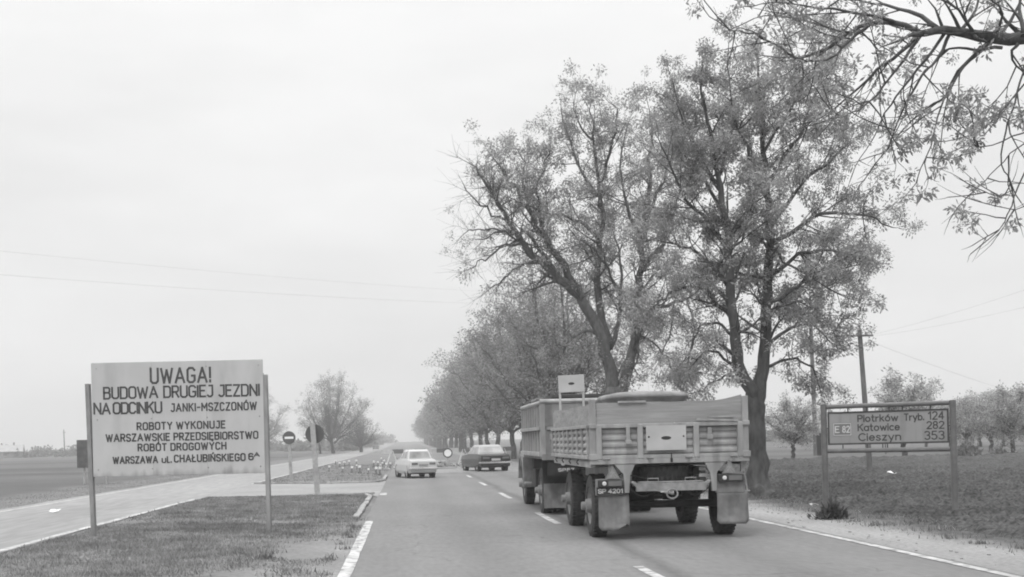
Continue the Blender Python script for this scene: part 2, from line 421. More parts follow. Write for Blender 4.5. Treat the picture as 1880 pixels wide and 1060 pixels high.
# ploughed soil on the right: real clods
def ploughed():
    X = np.concatenate([np.arange(8.1, 21, .075), np.arange(21, 44, .3)]); Y = np.concatenate([np.arange(12, 42, .075), np.arange(42, 74, .25)])
    xx, yy = np.meshgrid(X, Y)
    h = (vnoise(xx * 3.2, yy * 3.2, 1) - .5) * .06 + (vnoise(xx * .8, yy * .8, 2) - .5) * .05 + (vnoise(xx * 6, yy * 6, 3) - .5) * .09 + np.clip(vnoise(xx * 8, yy * 8, 4) - .5, 0, 1) * .24 + (np.random.RandomState(8).rand(*xx.shape) - .5) * .045
    h += .05 * np.sin((yy + .02 * xx) * 2 * math.pi / .75) * vnoise(xx * .5, yy * .5, 5)
    edge = np.clip((xx - 8.1 - 0.9 * vnoise(xx * .9, yy * .9, 9)) / .7, 0, 1) * np.clip((74 - yy) / 4, 0, 1)
    z = (h + .07) * edge - .04 * (1 - edge)
    V = np.stack([xx, yy, z], -1).reshape(-1, 3); nx, ny = len(X), len(Y)
    i, j = np.meshgrid(np.arange(nx - 1), np.arange(ny - 1)); b = (j * nx + i).ravel()
    Q = np.stack([b, b + 1, b + nx + 1, b + nx], 1)
    return tag(npmesh('ploughed_field', V, Q, mat('ploughed_soil', .05, .95, .8, 13, 1, 30, .3, .4)), kind='structure')
ploughed()

# ------------------------------------------------------------------ leaves and grass
def leaflets(tufts, rng, k, L, spread, droop=.25, wid=.36):
    """tufts: array (n,4) of centre and size -> quads"""
    T = np.asarray(tufts, dtype=float); n = len(T) * k
    c = np.repeat(T[:, :3], k, 0); s = np.repeat(T[:, 3], k)[:, None]
    off = rng.normal(size=(n, 3)); off /= np.linalg.norm(off, axis=1)[:, None] + 1e-9
    off *= rng.rand(n, 1) ** .6
    p = c + off * s * spread
    d = off * .7 + rng.normal(size=(n, 3)) * .5; d[:, 2] -= droop; d /= np.linalg.norm(d, axis=1)[:, None] + 1e-9
    q = np.cross(d, rng.normal(size=(n, 3))); q /= np.linalg.norm(q, axis=1)[:, None] + 1e-9
    l = L * s * rng.uniform(.6, 1.25, (n, 1))
    V = np.stack([p, p + d * l * .5 + q * l * wid * .5, p + d * l, p + d * l * .5 - q * l * wid * .5], 1).reshape(-1, 3)
    return V, np.arange(4 * n).reshape(n, 4)
def grass_patch(regions, seed, name='grass', hmin=.02, hmax=.065):
    rng = np.random.RandomState(seed); VV = []
    for (x0, x1, y0, y1, n) in regions:
        x = rng.uniform(x0, x1, n); y = rng.uniform(y0, y1, n)
        den = vnoise(x * .8, y * .8, 11) * .6 + vnoise(x * 2.7, y * 2.7, 12) * .4
        if seed == 1: den = den - np.clip((x + 3.1 - (y - 13) * .11) / 1.6, 0, 1) * .62 - .14 * np.clip((vnoise(x * .45, y * .3, 31) - .5) * 6, 0, 1)
        kp = den + rng.rand(n) * .5 > .52; x = x[kp]; y = y[kp]; den = den[kp]; n = len(x)
        h = rng.uniform(hmin, hmax, n) * (.5 + den); a = rng.uniform(0, 6.28, n); w = rng.uniform(.004, .009, n) * (1 + 2 * (y0 > 40))
        lx = rng.normal(0, .5, n) * h; ly = rng.normal(0, .5, n) * h
        V = np.stack([np.stack([x - w * np.cos(a), y - w * np.sin(a), np.zeros(n)], 1), np.stack([x + w * np.cos(a), y + w * np.sin(a), np.zeros(n)], 1), np.stack([x + lx, y + ly, h], 1)], 1)
        VV.append(V.reshape(-1, 3))
    V = np.concatenate(VV); n = len(V) // 3
    return tag(npmesh(name, V, np.arange(3 * n).reshape(n, 3), MT['grass'], n=3), kind='stuff', label='short rough grass on the verges and the island between the carriageways', cat='grass')
grass_patch([(-6.2, -1.0, 12.5, 38.2, 150000), (-14, -11.1, 20, 90, 16000), (-6.2, -1.0, 50, 95, 9000)], 1)
grass_patch([(7.4, 9.1, 14, 60, 5000)], 4, 'verge_grass')

def tufts(name, spots, seed, hmax, label):
    rng = np.random.RandomState(seed); VV = []
    for (x, y, r, n) in spots:
        px = x + rng.normal(0, r, n); py = y + rng.normal(0, r, n); h = rng.uniform(.3, 1, n) * hmax; a = rng.uniform(0, 6.28, n); w = rng.uniform(.004, .011, n)
        lx = rng.normal(0, .45, n) * h; ly = rng.normal(0, .45, n) * h; z = np.zeros(n)
        VV.append(np.stack([np.stack([px - w * np.cos(a), py - w * np.sin(a), z], 1), np.stack([px + w * np.cos(a), py + w * np.sin(a), z], 1), np.stack([px + lx, py + ly, h], 1)], 1).reshape(-1, 3))
    V = np.concatenate(VV); n = len(V) // 3
    return tag(npmesh(name, V, np.arange(3 * n).reshape(n, 3), MT['tuft'], n=3), kind='stuff', label=label, cat='grass')
rt = random.Random(21)
tufts('weeds', [(rt.uniform(-6.2, -1.4), rt.uniform(13, 37), rt.uniform(.05, .22), rt.randint(30, 150)) for _ in range(34)] + [(rt.uniform(7.6, 8.7), rt.uniform(13, 60), rt.uniform(.05, .2), rt.randint(20, 60)) for _ in range(60)] + [(-6.2 + rt.uniform(-.1, .15), rt.uniform(16, 38), .08, 14) for _ in range(40)] + [(-.98 + rt.uniform(-.1, .05), rt.uniform(14, 25), .06, 30) for _ in range(14)], 6, .10, 'uneven weed tufts along the verges')
# ------------------------------------------------------------------ TREES
class Tree:
    def __init__(s, seed): s.w = MB(); s.t = []; s.r = random.Random(seed); s.np = np.random.RandomState(seed)
    def rv(s): return Vector((s.r.gauss(0, 1), s.r.gauss(0, 1), s.r.gauss(0, 1)))
    def path(s, p, d, L, n, wob, trop):
        P = [Vector(p)]; d = d.normalized(); D = [d]
        for i in range(n):
            d = (d + s.rv() * wob + Vector((0, 0, trop))).normalized()
            P.append(P[-1] + d * (L / n)); D.append(d)
        return P, D
    def twig(s, p, d, L, r, c):
        P, D = s.path(p, d, L, 3, c.get('wob', .16), c.get('ttrop', .03))
        s.w.tube(P, [r, r * .8, r * .55, r * .35], 3, cap=False)
        lf = c['leaf']
        for i, q, z in ((3, 1., 1.), (2, c.get('mid', .18), .7)):
            if s.r.random() < lf * q:
                s.t.append((*(P[i] + s.rv() * .02), z * s.r.uniform(.65, 1.25)))
    def sub(s, p, d, L, r, c):
        n = max(3, int(L / .35)); P, D = s.path(p, d, L, n, c.get('wob', .16), c.get('trop', .02))
        s.w.tube(P, [max(.006, r * (1 - .75 * i / n)) for i in range(n + 1)], 4, cap=False)
        k = max(2, int(L * c['tw']))
        for _ in range(k):
            t = s.r.uniform(.15, 1.0); i = min(n - 1, int(t * n)); q = P[i].lerp(P[i + 1], t * n - i)
            dd = (D[i] * .9 + s.rv() * .62 + Vector((0, 0, c.get('tup', .1)))).normalized()
            s.twig(q, dd, s.r.uniform(*c['tl']), max(.005, r * .3), c)
        s.twig(P[-1], D[-1], s.r.uniform(*c['tl']), max(.005, r * .3), c)
    def limb(s, pts, r0, r1, c, sides=7, t0=.2):
        """a main limb along a drawn polyline, clothed in side branches"""
        pts = [Vector(p) for p in pts]; P = []
        for i in range(len(pts) - 1):
            a, b = pts[i], pts[i + 1]; z = pts[max(0, i - 1)]; e = pts[min(len(pts) - 1, i + 2)]
            m = 3
            for k in range(m):
                t = k / m; P.append(.5 * ((2 * a) + (b - z) * t + (2 * z - 5 * a + 4 * b - e) * t * t + (3 * a - z - 3 * b + e) * t ** 3))
        P.append(pts[-1]); n = len(P)
        for i in range(1, n - 1): P[i] = P[i] + s.rv() * (.032 if c.get('sc', 1) >= 1 else .012) * c.get('sc', 1)
        rad = [(r0 + (r1 - r0) * (i / (n - 1)) ** .85) * s.r.uniform(.95, 1.05) for i in range(n)]
        s.w.tube(P, rad, sides, cap=True)
        if not c: return P
        L = sum((P[i + 1] - P[i]).length for i in range(n - 1)); k = int(L * c['den'])
        for _ in range(k):
            t = t0 + (1 - t0) * s.r.random(); f = t * (n - 1); i = min(n - 2, int(f)); q = P[i].lerp(P[i + 1], f - i)
            d = (P[i + 1] - P[i]).normalized()
            dd = (d * c.get('fwd', .75) + s.rv() * .75 + Vector((0, 0, c.get('up', .15)))).normalized()
            s.sub(q, dd, s.r.uniform(*c['sl']) * (1.1 - .45 * t), max(.01, rad[i] * .45), c)
        s.sub(P[-1], (P[-1] - P[-2]).normalized(), s.r.uniform(*c['sl']) * .7, r1, c)
        return P
    def finish(s, parent, barkm, leafm, k, L, spread, droop=.25, origin=(0, 0, 0)):
        o = Vector(origin)
        s.w.v = [tuple(Vector(p) - o) for p in s.w.v]
        tr = s.w.build('trunk', barkm, parent, smooth=True)
        T = np.array(s.t); T[:, :3] -= np.array(o)
        V, Q = leaflets(T, s.np, k, L, spread, droop)
        cr = npmesh('crown', V, Q, leafm, parent)
        return tr, cr
def pxlimb(T, lst, Y, r0, r1, c, dy=0., **k):
    """limb drawn through pixels of the photo at distance Y, bending dy metres towards or away along its length"""
    n = len(lst)
    return T.limb([at(p[0], p[1], Y + dy * (i / (n - 1)) ** 1.2) for i, p in enumerate(lst)], r0, r1, c, **k)

# --- big forked tree behind the trailer (right)
YA = 30.4
cA = dict(den=4.9, sl=(.55, 1.3), tw=5.6, tl=(.22, .55), leaf=.66, wob=.15, up=.12, tup=.06)
A = Tree(11)
pxlimb(A, [(1397, 916), (1394, 890), (1391, 830), (1387, 770), (1387, 715)], YA, .275, .215, {}, sides=12)
A.limb([at(1398, 926, YA), at(1398, 912, YA), at(1397, 893, YA)], .40, .27, {}, sides=12)
pxlimb(A, [(1390, 740), (1400, 680), (1402, 600), (1408, 520), (1415, 440), (1410, 360), (1402, 280), (1396, 200), (1392, 120)], YA, .19, .025, cA, .6, sides=9, t0=.12)
pxlimb(A, [(1384, 740), (1358, 670), (1348, 600), (1338, 520), (1335, 440), (1325, 370), (1312, 300), (1300, 220), (1286, 150)], YA, .18, .025, cA, -.6, sides=9, t0=.12)
for lst, r, dy in [
    ([(1410, 365), (1385, 310), (1364, 255), (1345, 190), (1335, 120)], .06, -.9), ([(1408, 350), (1440, 290), (1475, 230), (1500, 160), (1510, 110)], .06, 1.2),
    ([(1402, 280), (1440, 220), (1470, 160), (1478, 100)], .045, -1.), ([(1414, 450), (1470, 410), (1530, 390), (1590, 400), (1630, 415)], .07, -1.2),
    ([(1413, 420), (1460, 350), (1520, 300), (1560, 260)], .06, .8), ([(1408, 515), (1465, 470), (1530, 460), (1580, 480)], .065, 1.2),
    ([(1404, 560), (1450, 540), (1500, 500), (1560, 490)], .06, -.6), ([(1402, 640), (1450, 605), (1490, 598), (1520, 625)], .055, -1.), ([(1401, 680), (1450, 660), (1480, 668), (1500, 695)], .045, .6),
    ([(1400, 600), (1430, 560), (1475, 558), (1512, 580)], .045, 1.4),
    ([(1345, 590), (1300, 535), (1270, 525), (1230, 540), (1205, 560)], .06, -1.1), ([(1340, 530), (1300, 480), (1255, 450), (1205, 440)], .065, .9),
    ([(1336, 450), (1290, 400), (1245, 345), (1215, 270)], .065, -.9), ([(1333, 420), (1300, 340), (1270, 260), (1245, 180)], .06, 1.),
    ([(1322, 350), (1285, 290), (1255, 220), (1235, 150)], .05, .1), ([(1348, 620), (1310, 590), (1280, 610), (1265, 650)], .045, .6), ([(1362, 690), (1330, 655), (1290, 650), (1265, 690)], .05, -.6),
    ([(1336, 470), (1370, 420), (1390, 370)], .04, -1.5), ([(1345, 560), (1375, 510), (1380, 450)], .04, 1.6), ([(1318, 330), (1340, 260), (1345, 200)], .04, 1.3),
    ([(1375, 715), (1340, 690), (1310, 700), (1280, 720)], .035, 1.2), ([(1415, 440), (1440, 480), (1490, 510), (1540, 540)], .04, -1.5)]:
    pxlimb(A, lst, YA, r, .016, cA, dy)
tA = empty('roadside_tree', at(1396, 915, YA) * 1, 0, 'tall forked ash with a thick dark trunk between the trailer and the route sign', 'tree', 'trees along the right of the road')
tA.location.z = 0
A.finish(tA, MT['bark'], MT['leafA'], 95, .085, .20, .3, tA.location)

# --- wide V-shaped tree behind the truck
YB = 50.5
B = Tree(23)
cB = dict(den=3.1, sl=(.8, 1.8), tw=5.2, tl=(.35, .9), leaf=.62, wob=.14, up=.12, tup=.06, sc=1.6)
cBb = dict(cB, leaf=.05, den=4.2, sl=(.6, 1.5), tw=7.5, tl=(.4, 1.1), up=.02, ttrop=-.03)
cBm = dict(cB, leaf=.45, den=3.1, tw=6.5)
pxlimb(B, [(1137, 862), (1134, 800), (1133, 745), (1132, 715)], YB, .60, .44, {}, sides=12)
pxlimb(B, [(1128, 740), (1123, 690), (1106, 625), (1085, 575), (1050, 532), (1018, 504), (985, 475), (955, 440), (936, 405), (908, 362), (886, 328), (872, 306)], YB, .31, .03, cBb, -1.2, sides=9, t0=.3)
for lst, r, dy, c in [
    ([(1058, 540), (1036, 490), (1002, 440), (975, 395), (955, 360), (925, 320), (905, 290)], .19, .8, cBm), ([(1040, 525), (1005, 480), (965, 425), (950, 440), (920, 425), (885, 440)], .10, -1.8, cBb),
    ([(960, 448), (930, 450), (905, 465), (882, 478), (868, 492)], .06, -.8, cBb), ([(985, 475), (955, 490), (925, 510), (900, 530)], .05, .5, cBb), ([(936, 405), (902, 390), (875, 370), (856, 350)], .06, -1, cBb), ([(950, 430), (910, 420), (880, 420), (858, 425)], .05, 1., cBb),
    ([(975, 395), (960, 340), (965, 300), (950, 275)], .06, 1., cBm), ([(1002, 440), (985, 370), (1000, 310), (1010, 275)], .07, -.6, cB),
    ([(1112, 650), (1104, 560), (1100, 470), (1104, 400), (1098, 330), (1090, 250), (1085, 190)], .19, .4, dict(cB, leaf=.6)),
    ([(1102, 440), (1065, 410), (1030, 395), (990, 385), (950, 370)], .09, -1., cBm), ([(1100, 380), (1070, 320), (1045, 260), (1030, 200)], .09, 1., dict(cB, leaf=.55)),
    ([(1098, 340), (1120, 280), (1132, 230), (1128, 195)], .08, -.8, dict(cB, leaf=.6)), ([(1092, 260), (1062, 225), (1054, 190)], .05, .5, dict(cB, leaf=.5)),
    ([(1140, 735), (1150, 685), (1166, 625), (1172, 560), (1178, 480), (1185, 400), (1192, 310), (1196, 250), (1192, 200)], .27, .6, cB),
    ([(1168, 620), (1190, 580), (1225, 558), (1262, 548), (1290, 520)], .16, -.8, cB), ([(1176, 500), (1215, 450), (1240, 390), (1250, 330)], .10, 1.2, cB), ([(1172, 560), (1130, 520), (1110, 480), (1080, 450)], .09, -1.4, cB),
    ([(1180, 440), (1150, 380), (1140, 310), (1150, 240)], .09, -1.2, cB), ([(1186, 400), (1220, 330), (1238, 270), (1243, 215)], .08, .4, cB), ([(1120, 640), (1140, 560), (1140, 480), (1125, 420)], .12, 1.5, cB),
    ([(1106, 620), (1078, 608), (1050, 622), (1010, 640), (980, 640)], .08, -1., dict(cBb, leaf=.2)), ([(1172, 612), (1200, 630), (1222, 655), (1235, 690)], .05, -.6, dict(cBb, leaf=.2, up=-.3)), ([(1240, 552), (1235, 600), (1215, 650)], .05, .8, dict(cBb, leaf=.3, up=-.4)), ([(1262, 548), (1270, 600), (1265, 660)], .05, .3, dict(cBm, up=-.3))]:
    pxlimb(B, lst, YB, r, .02, c, dy)
pB = at(1136, 862, YB); pB.z = 0
tB = empty('roadside_tree', pB, 0, 'broad tree with a V-shaped fork and bare twigs leaning left, behind the truck', 'tree', 'trees along the right of the road')
B.finish(tB, MT['bark'], MT['leafB'], 70, .115, .29, .25, pB)

# --- near tree whose boughs hang in from the right
YC = 13.6
C = Tree(37)
cC = dict(den=4.2, sl=(.4, 1.0), tw=7, tl=(.12, .35), leaf=.42, wob=.15, up=.02, tup=.06, sc=.6)
cCd = dict(cC, leaf=.25, up=-.25, den=3.0, sl=(.3, .8), tw=5)
pc = Vector((8.9, 14.2, 0))
C.limb([(8.9, 14.2, -.2), (8.92, 14.2, 2), (8.85, 14.15, 4.2), (8.8, 14.1, 5.9)], .42, .26, {}, sides=12)
C.limb([(8.8, 14.1, 5.6), (9.2, 14.6, 7.4), (9.6, 15.2, 9.4), (9.7, 15.4, 11)], .22, .04, cC, sides=8)
C.limb([(8.8, 14.1, 5.2), (8.4, 14.0, 5.85), at(1930, 70, 13.8), at(1880, 72, 13.7), at(1800, 66, 13.6), at(1735, 55, 13.6), at(1690, 62, 13.5)], .12, .036, dict(cC, den=3.), sides=9, t0=.3)
for lst, r, dy, c in [
    ([(1690, 62), (1645, 42), (1590, 45), (1555, 62), (1510, 92), (1462, 105), (1415, 78), (1370, 60), (1340, 56)], .05, .4, cC),
    ([(1600, 42), (1560, 75), (1520, 110), (1470, 108)], .035, -.5, cC), ([(1720, 52), (1670, 20), (1600, 5), (1530, -5)], .045, .5, cC), ([(1640, 40), (1580, 25), (1500, 15), (1420, 5)], .035, -.8, cC), ([(1560, 60), (1480, 40), (1420, 28), (1385, 34)], .02, .8, cC),
    ([(1690, 64), (1655, 95), (1610, 130), (1575, 165), (1530, 200), (1480, 235)], .04, .5, cC), ([(1690, 66), (1660, 110), (1620, 160), (1580, 200), (1540, 215)], .03, -.4, cC),
    ([(1735, 60), (1700, 110), (1660, 160), (1625, 210), (1600, 260)], .03, .3, cCd), ([(1745, 60), (1720, 110), (1690, 140), (1660, 200), (1630, 270), (1600, 310)], .03, -.3, cCd),
    ([(1820, 78), (1780, 110), (1750, 145), (1735, 175), (1700, 200), (1660, 235), (1630, 275)], .04, .4, cCd), ([(1800, 85), (1765, 130), (1740, 170), (1722, 215), (1710, 265), (1690, 310)], .022, -.3, cCd),
    ([(1840, 88), (1790, 92), (1750, 88), (1730, 100), (1715, 130)], .03, .2, cCd), ([(1760, 60), (1790, 20), (1800, -30)], .04, .3, cC), ([(1830, 60), (1840, 25), (1815, -5)], .03, -.4, cC), ([(1870, 80), (1855, 100), (1875, 130), (1890, 150)], .03, .3, dict(cC, leaf=.85)),
    ([(1900, 90), (1880, 130), (1862, 190), (1845, 245), (1838, 300), (1855, 335), (1840, 362), (1808, 352)], .018, -.2, cCd), ([(1905, 250), (1870, 270), (1830, 310), (1800, 340)], .012, .3, dict(cCd, leaf=.15)),
    ([(1920, 240), (1900, 275), (1870, 340), (1850, 395), (1832, 425)], .018, -.4, dict(cCd, leaf=.2)), ([(1930, 350), (1890, 375), (1860, 385)], .012, 0, cCd), ([(1900, 130), (1850, 190), (1800, 240), (1760, 255)], .016, .3, dict(cCd, leaf=.7)), ([(1890, 240), (1840, 260), (1790, 270)], .014, -.2, dict(cC, leaf=.9)),
    ([(1790, 66), (1760, 20), (1700, -15)], .035, -.6, cC), ([(1880, 66), (1870, 20), (1880, -40)], .05, .2, cC)]:
    pxlimb(C, lst, YC, r * .68, .005, c, dy, sides=6)
tC = empty('roadside_tree', pc, 0, 'near tree whose thick bough and drooping twigs hang over the route sign', 'tree', 'trees along the right of the road')
C.finish(tC, MT['bark'], MT['leafA'], 52, .066, .10, .3, pc)

# --- generic trees for the long row and the lone trees
def generic(seed, h, rad, base, nl, c, fork=.2, tr=.3, dome=False):
    T = Tree(seed); r = T.r
    top = Vector((r.uniform(-.4, .4), r.uniform(-.4, .4), h * fork + base * .4))
    T.limb([(0, 0, -.1), (r.uniform(-.1, .1), 0, h * .08), tuple(top * .55), tuple(top)], tr, tr * .75, {}, sides=8)
    for i in range(nl):
        a = 2 * math.pi * i / nl + r.uniform(-.3, .3); el = r.uniform(.0, 1.0)
        q = .25 + .75 * (i % 3) / 2
        R_ = rad * (1.15 - .75 * q) * r.uniform(.75, 1.05); hz = base + (h - base) * (.35 + .65 * q) * r.uniform(.88, 1.0)
        if dome:
            k4 = i % 4; R_ = rad * (1.0, .95, .72, .32)[k4] * r.uniform(.85, 1.05); hz = base + (h - base) * (.28, .58, .84, .98)[k4] * r.uniform(.94, 1.02)
        e = Vector((math.cos(a) * R_, math.sin(a) * R_, hz))
        st = top * r.uniform(.7, 1)
        m1 = st.lerp(e, .35) + Vector((math.cos(a), math.sin(a), -.2)) * R_ * .12; m2 = st.lerp(e, .7) + Vector((math.cos(a), math.sin(a), 0)) * R_ * .10
        T.limb([st, m1, m2, e], tr * (.36 if dome else .5), .02, c, sides=5, t0=.18)
    return T
def cfg(h, leaf, den=1.6, tw=2.6): return dict(den=den, sl=(h * .10, h * .22), tw=tw, tl=(.4, 1.1), leaf=leaf, wob=.15, up=.1, tup=.1, sc=2)
protos = []
for i, seed in enumerate((101, 102, 103)):
    e = empty('roadside_tree', (0, 0, 0)); T = generic(seed, 11.2, 5.0, 2.4, 15, cfg(11, .6, 2.4, 4.6), .2, .27)
    T.finish(e, MT['bark2'], MT['leafR'], 20, .20, .42, .2); protos.append(e)
protof = []
for i, seed in enumerate((111, 112)):
    e = empty('roadside_tree', (0, 0, 0)); T = generic(seed, 11.2, 5.0, 2.4, 11, cfg(11, .8, 1.4, 2.4), .2, .30)
    T.finish(e, MT['bark2'], MT['leafR'], 8, .44, .7, .2); protof.append(e)
rr = random.Random(77); used = set()
rowY = [71, 82, 93, 104, 116, 128, 141, 153] + [165 + 12.5 * i for i in range(36)]
LAB = ['thin-topped tree just left of the V-forked tree, behind the truck bed', 'twiggy tree behind the front left corner of the truck body', 'tree of the row standing just right of the dark car', 'tree with a forked slim trunk close behind the dark car']
for i, y in enumerate(rowY):
    pr = protos[i % 3] if y < 160 else protof[i % 2]
    if pr.name in used: o = copy_tree(pr)
    else: o = pr; used.add(pr.name)
    o.location = (8.9 + rr.uniform(-.35, .35), y + rr.uniform(-1.2, 1.2), gz(y))
    o.rotation_euler = (0, 0, rr.uniform(0, 6.28)); k = rr.uniform(.9, 1.1); o.scale = (k, k, k * rr.uniform(.95, 1.05))
    lab = LAB[i] if i < 4 else ('twiggy tree in the middle of the dense row above the dark car' if y < 160 else 'distant tree in the dense row shrinking towards the end of the road')
    tag(o, lab, 'tree', 'trees along the right of the road')
# lone trees on the left
def lone(seed, px, Y, h, rad, label, two=False):
    p = at(px, 800, Y); p.z = gz(Y)
    e = empty('field_tree', p, 0, label, 'tree', 'lone trees left of the left carriageway')
    T = generic(seed, h, rad, h * .16, 26, cfg(h * .8, .6, 2.3, 5.0), .14, .36, True)
    if two:
        T.limb([(-2.4, 1, -.1), (-2.6, 1, 2.4), (-3.4, 1, 6), (-4.2, 1, 9)], .26, .04, cfg(h, .6, 1.2, 2.)); T.limb([(.3, 0, 1.8), (2.5, 0, 4), (4.4, 0, 6.2), (6, 0, 8)], .15, .03, cfg(h, .6, 1.2, 2.))
    T.finish(e, MT['bark2'], MT['leafE'], 14, .19, .5, .15)
    return e
lone(201, 611, 222, 13.0, 6.4, 'large rounded bare-twigged tree by the left carriageway beyond the back-turned sign', True)
lone(205, 470, 250, 13.0, 6.0, 'tree half hidden behind the right post of the big roadworks board')
lone(209, 662, 240, 6.6, 3.2, 'smaller tree at the right foot of the large rounded tree')

# --- bushes along the far field edges
def shrub_mesh(seed, m, k=7, L=.4):
    rng = np.random.RandomState(seed); n = 150; a = rng.normal(size=(n, 3)); a /= np.linalg.norm(a, axis=1)[:, None]
    a *= rng.rand(n, 1) ** .45; a[:, 2] = np.abs(a[:, 2]); a *= np.array([1.25, 1.0, 1.0]) * (1 + .35 * np.sin(a[:, :1] * 7 + seed) * np.cos(a[:, 1:2] * 5)) 
    V, Q = leaflets(np.concatenate([a, rng.uniform(.6, 1.2, (n, 1))], 1), rng, k, L, .28, 0., .5)
    return npmesh('shrub', V, Q, m)
SB = [shrub_mesh(i, MT['leafS']) for i in range(3)]; sused = set()
def shrub(i, p, s, label, group):
    b = SB[i % 3]
    o = b if b.name not in sused else b.copy()
    if b.name in sused: COL.objects.link(o)
    sused.add(b.name); o.location = p; o.scale = s; o.rotation_euler = (0, 0, rr.uniform(0, 6.28))
    return tag(o, label, 'shrub', group)
for i in range(26):
    px = -40 + i * 26 + rr.uniform(-8, 8); Y = rr.uniform(330, 400)
    if 150 < px < 485: lab = 'low bush on the far field edge behind the big roadworks board'
    elif px <= 150: lab = 'low bush in the hazy line on the far left field edge'
    else: lab = 'low bush in the hazy line behind the large rounded tree'
    p = at(px, 830, Y); p.z = gz(Y)
    k = rr.uniform(1.4, 2.4); shrub(i, p, (k * 2.2, k * 1.5, k * 1.35), lab, 'bushes on the far left field edge')
for i, (px, Y, k) in enumerate([(630, 300, 2.0), (642, 330, 2.2), (664, 430, 3.0), (684, 560, 3.6), (697, 700, 4.4), (706, 850, 5.0)]):
    p = at(px, 815, Y); p.z = gz(Y); shrub(i, p, (k * 1.5, k * 1.3, k * 1.05), 'dark bush along the left carriageway towards the end of the road', 'bushes beside the far left carriageway')
for i, (px, Y) in enumerate([(1300, 300), (1420, 260), (1450, 300), (1500, 280), (1545, 270), (1600, 300), (1650, 280), (1700, 300), (1760, 270), (1800, 300), (1850, 280), (1900, 290)]):
    p = at(px, 790, Y); p.z = gz(Y); k = rr.uniform(1.6, 2.6); shrub(i, p, (k * 4, k * 2, k), 'hazy bush on the far horizon beyond the orchard', 'bushes beyond the orchard')

# --- fruit trees on the right
def fruit(seed):
    e = empty('fruit_tree', (0, 0, 0)); T = Tree(seed); r = T.r
    c = dict(den=4.5, sl=(.35, .8), tw=5.5, tl=(.15, .4), leaf=1.0, wob=.18, up=.1, tup=.1)
    T.limb([(0, 0, -.05), (.02, 0, .4), (0, .03, .85), (.03, 0, 1.05)], .12, .09, {}, sides=7)
    for i in range(20):
        a = 2.4 * i + r.uniform(-.3, .3); q = (i % 4) / 3
        R_ = 1.35 * (1.0, 1.0, .75, .3)[i % 4]; hz = 1.25 + 1.75 * (.12, .5, .82, 1)[i % 4] * r.uniform(.85, 1.05)
        T.limb([(0, 0, .85), (math.cos(a) * R_ * .4, math.sin(a) * R_ * .4, .85 + (hz - .85) * .55), (math.cos(a) * R_, math.sin(a) * R_, hz)], .05, .015, c, sides=4, t0=.25)
    T.finish(e, MT['bark2'], MT['leafF'], 26, .12, .24, .1)
    return e
FT = [fruit(301), fruit(302)]; fused = set()
for i, (px, py, Y, k, lab) in enumerate([
    (1457, 843, None, .98, 'round fruit tree standing alone between the big trunk and the route sign'),
    (1860, 832, None, 1.12, 'blossoming fruit tree with a bare trunk nearest the right edge'),
    (1819, 828, None, 1.05, 'blossoming fruit tree second from the right edge, behind two small shrubs'),
    (1775, 818, 92, 1.05, 'blossoming fruit tree just right of the route sign'),
    (1662, 838, 74, 1.30, 'fruit tree whose sparse top shows above the route sign'),
    (1912, 834, 78, 1.1, 'blossoming fruit tree cut by the right edge of the photo'),
    (1700, 815, 112, 1.1, 'fruit tree of the rear orchard row, hidden behind the route sign'), (1745, 812, 112, 1.1, 'fruit tree of the rear orchard row, beside the right post of the route sign'),
    (1800, 812, 108, 1.2, 'fruit tree of the rear orchard row, between two front trees'), (1842, 812, 106, 1.25, 'fruit tree of the rear orchard row, behind the bare-trunked tree'), (1885, 812, 110, 1.25, 'fruit tree of the rear orchard row, at the right edge')]):
    p = gd(px, py) if Y is None else at(px, py, Y); p.z = 0
    pr = FT[i % 2]
    if pr.name in fused: o = copy_tree(pr)
    else: o = pr; fused.add(pr.name)
    o.location = p; o.rotation_euler = (0, 0, rr.uniform(0, 6.28)); o.scale = (k * 1.1, k * 1.1, k * 1.05)
    tag(o, lab, 'tree', 'fruit trees of the orchard')
for i, (px, py, k, lab) in enumerate([(1778, 841, .55, 'small leafy shrub on bare soil right of the route sign'), (1833, 838, .36, 'smaller shrub in front of the blossoming fruit trees')]):
    p = gd(px, py); p.z = .0; shrub(i, p, (k, k, k * 1.5), lab, 'small shrubs in front of the orchard')

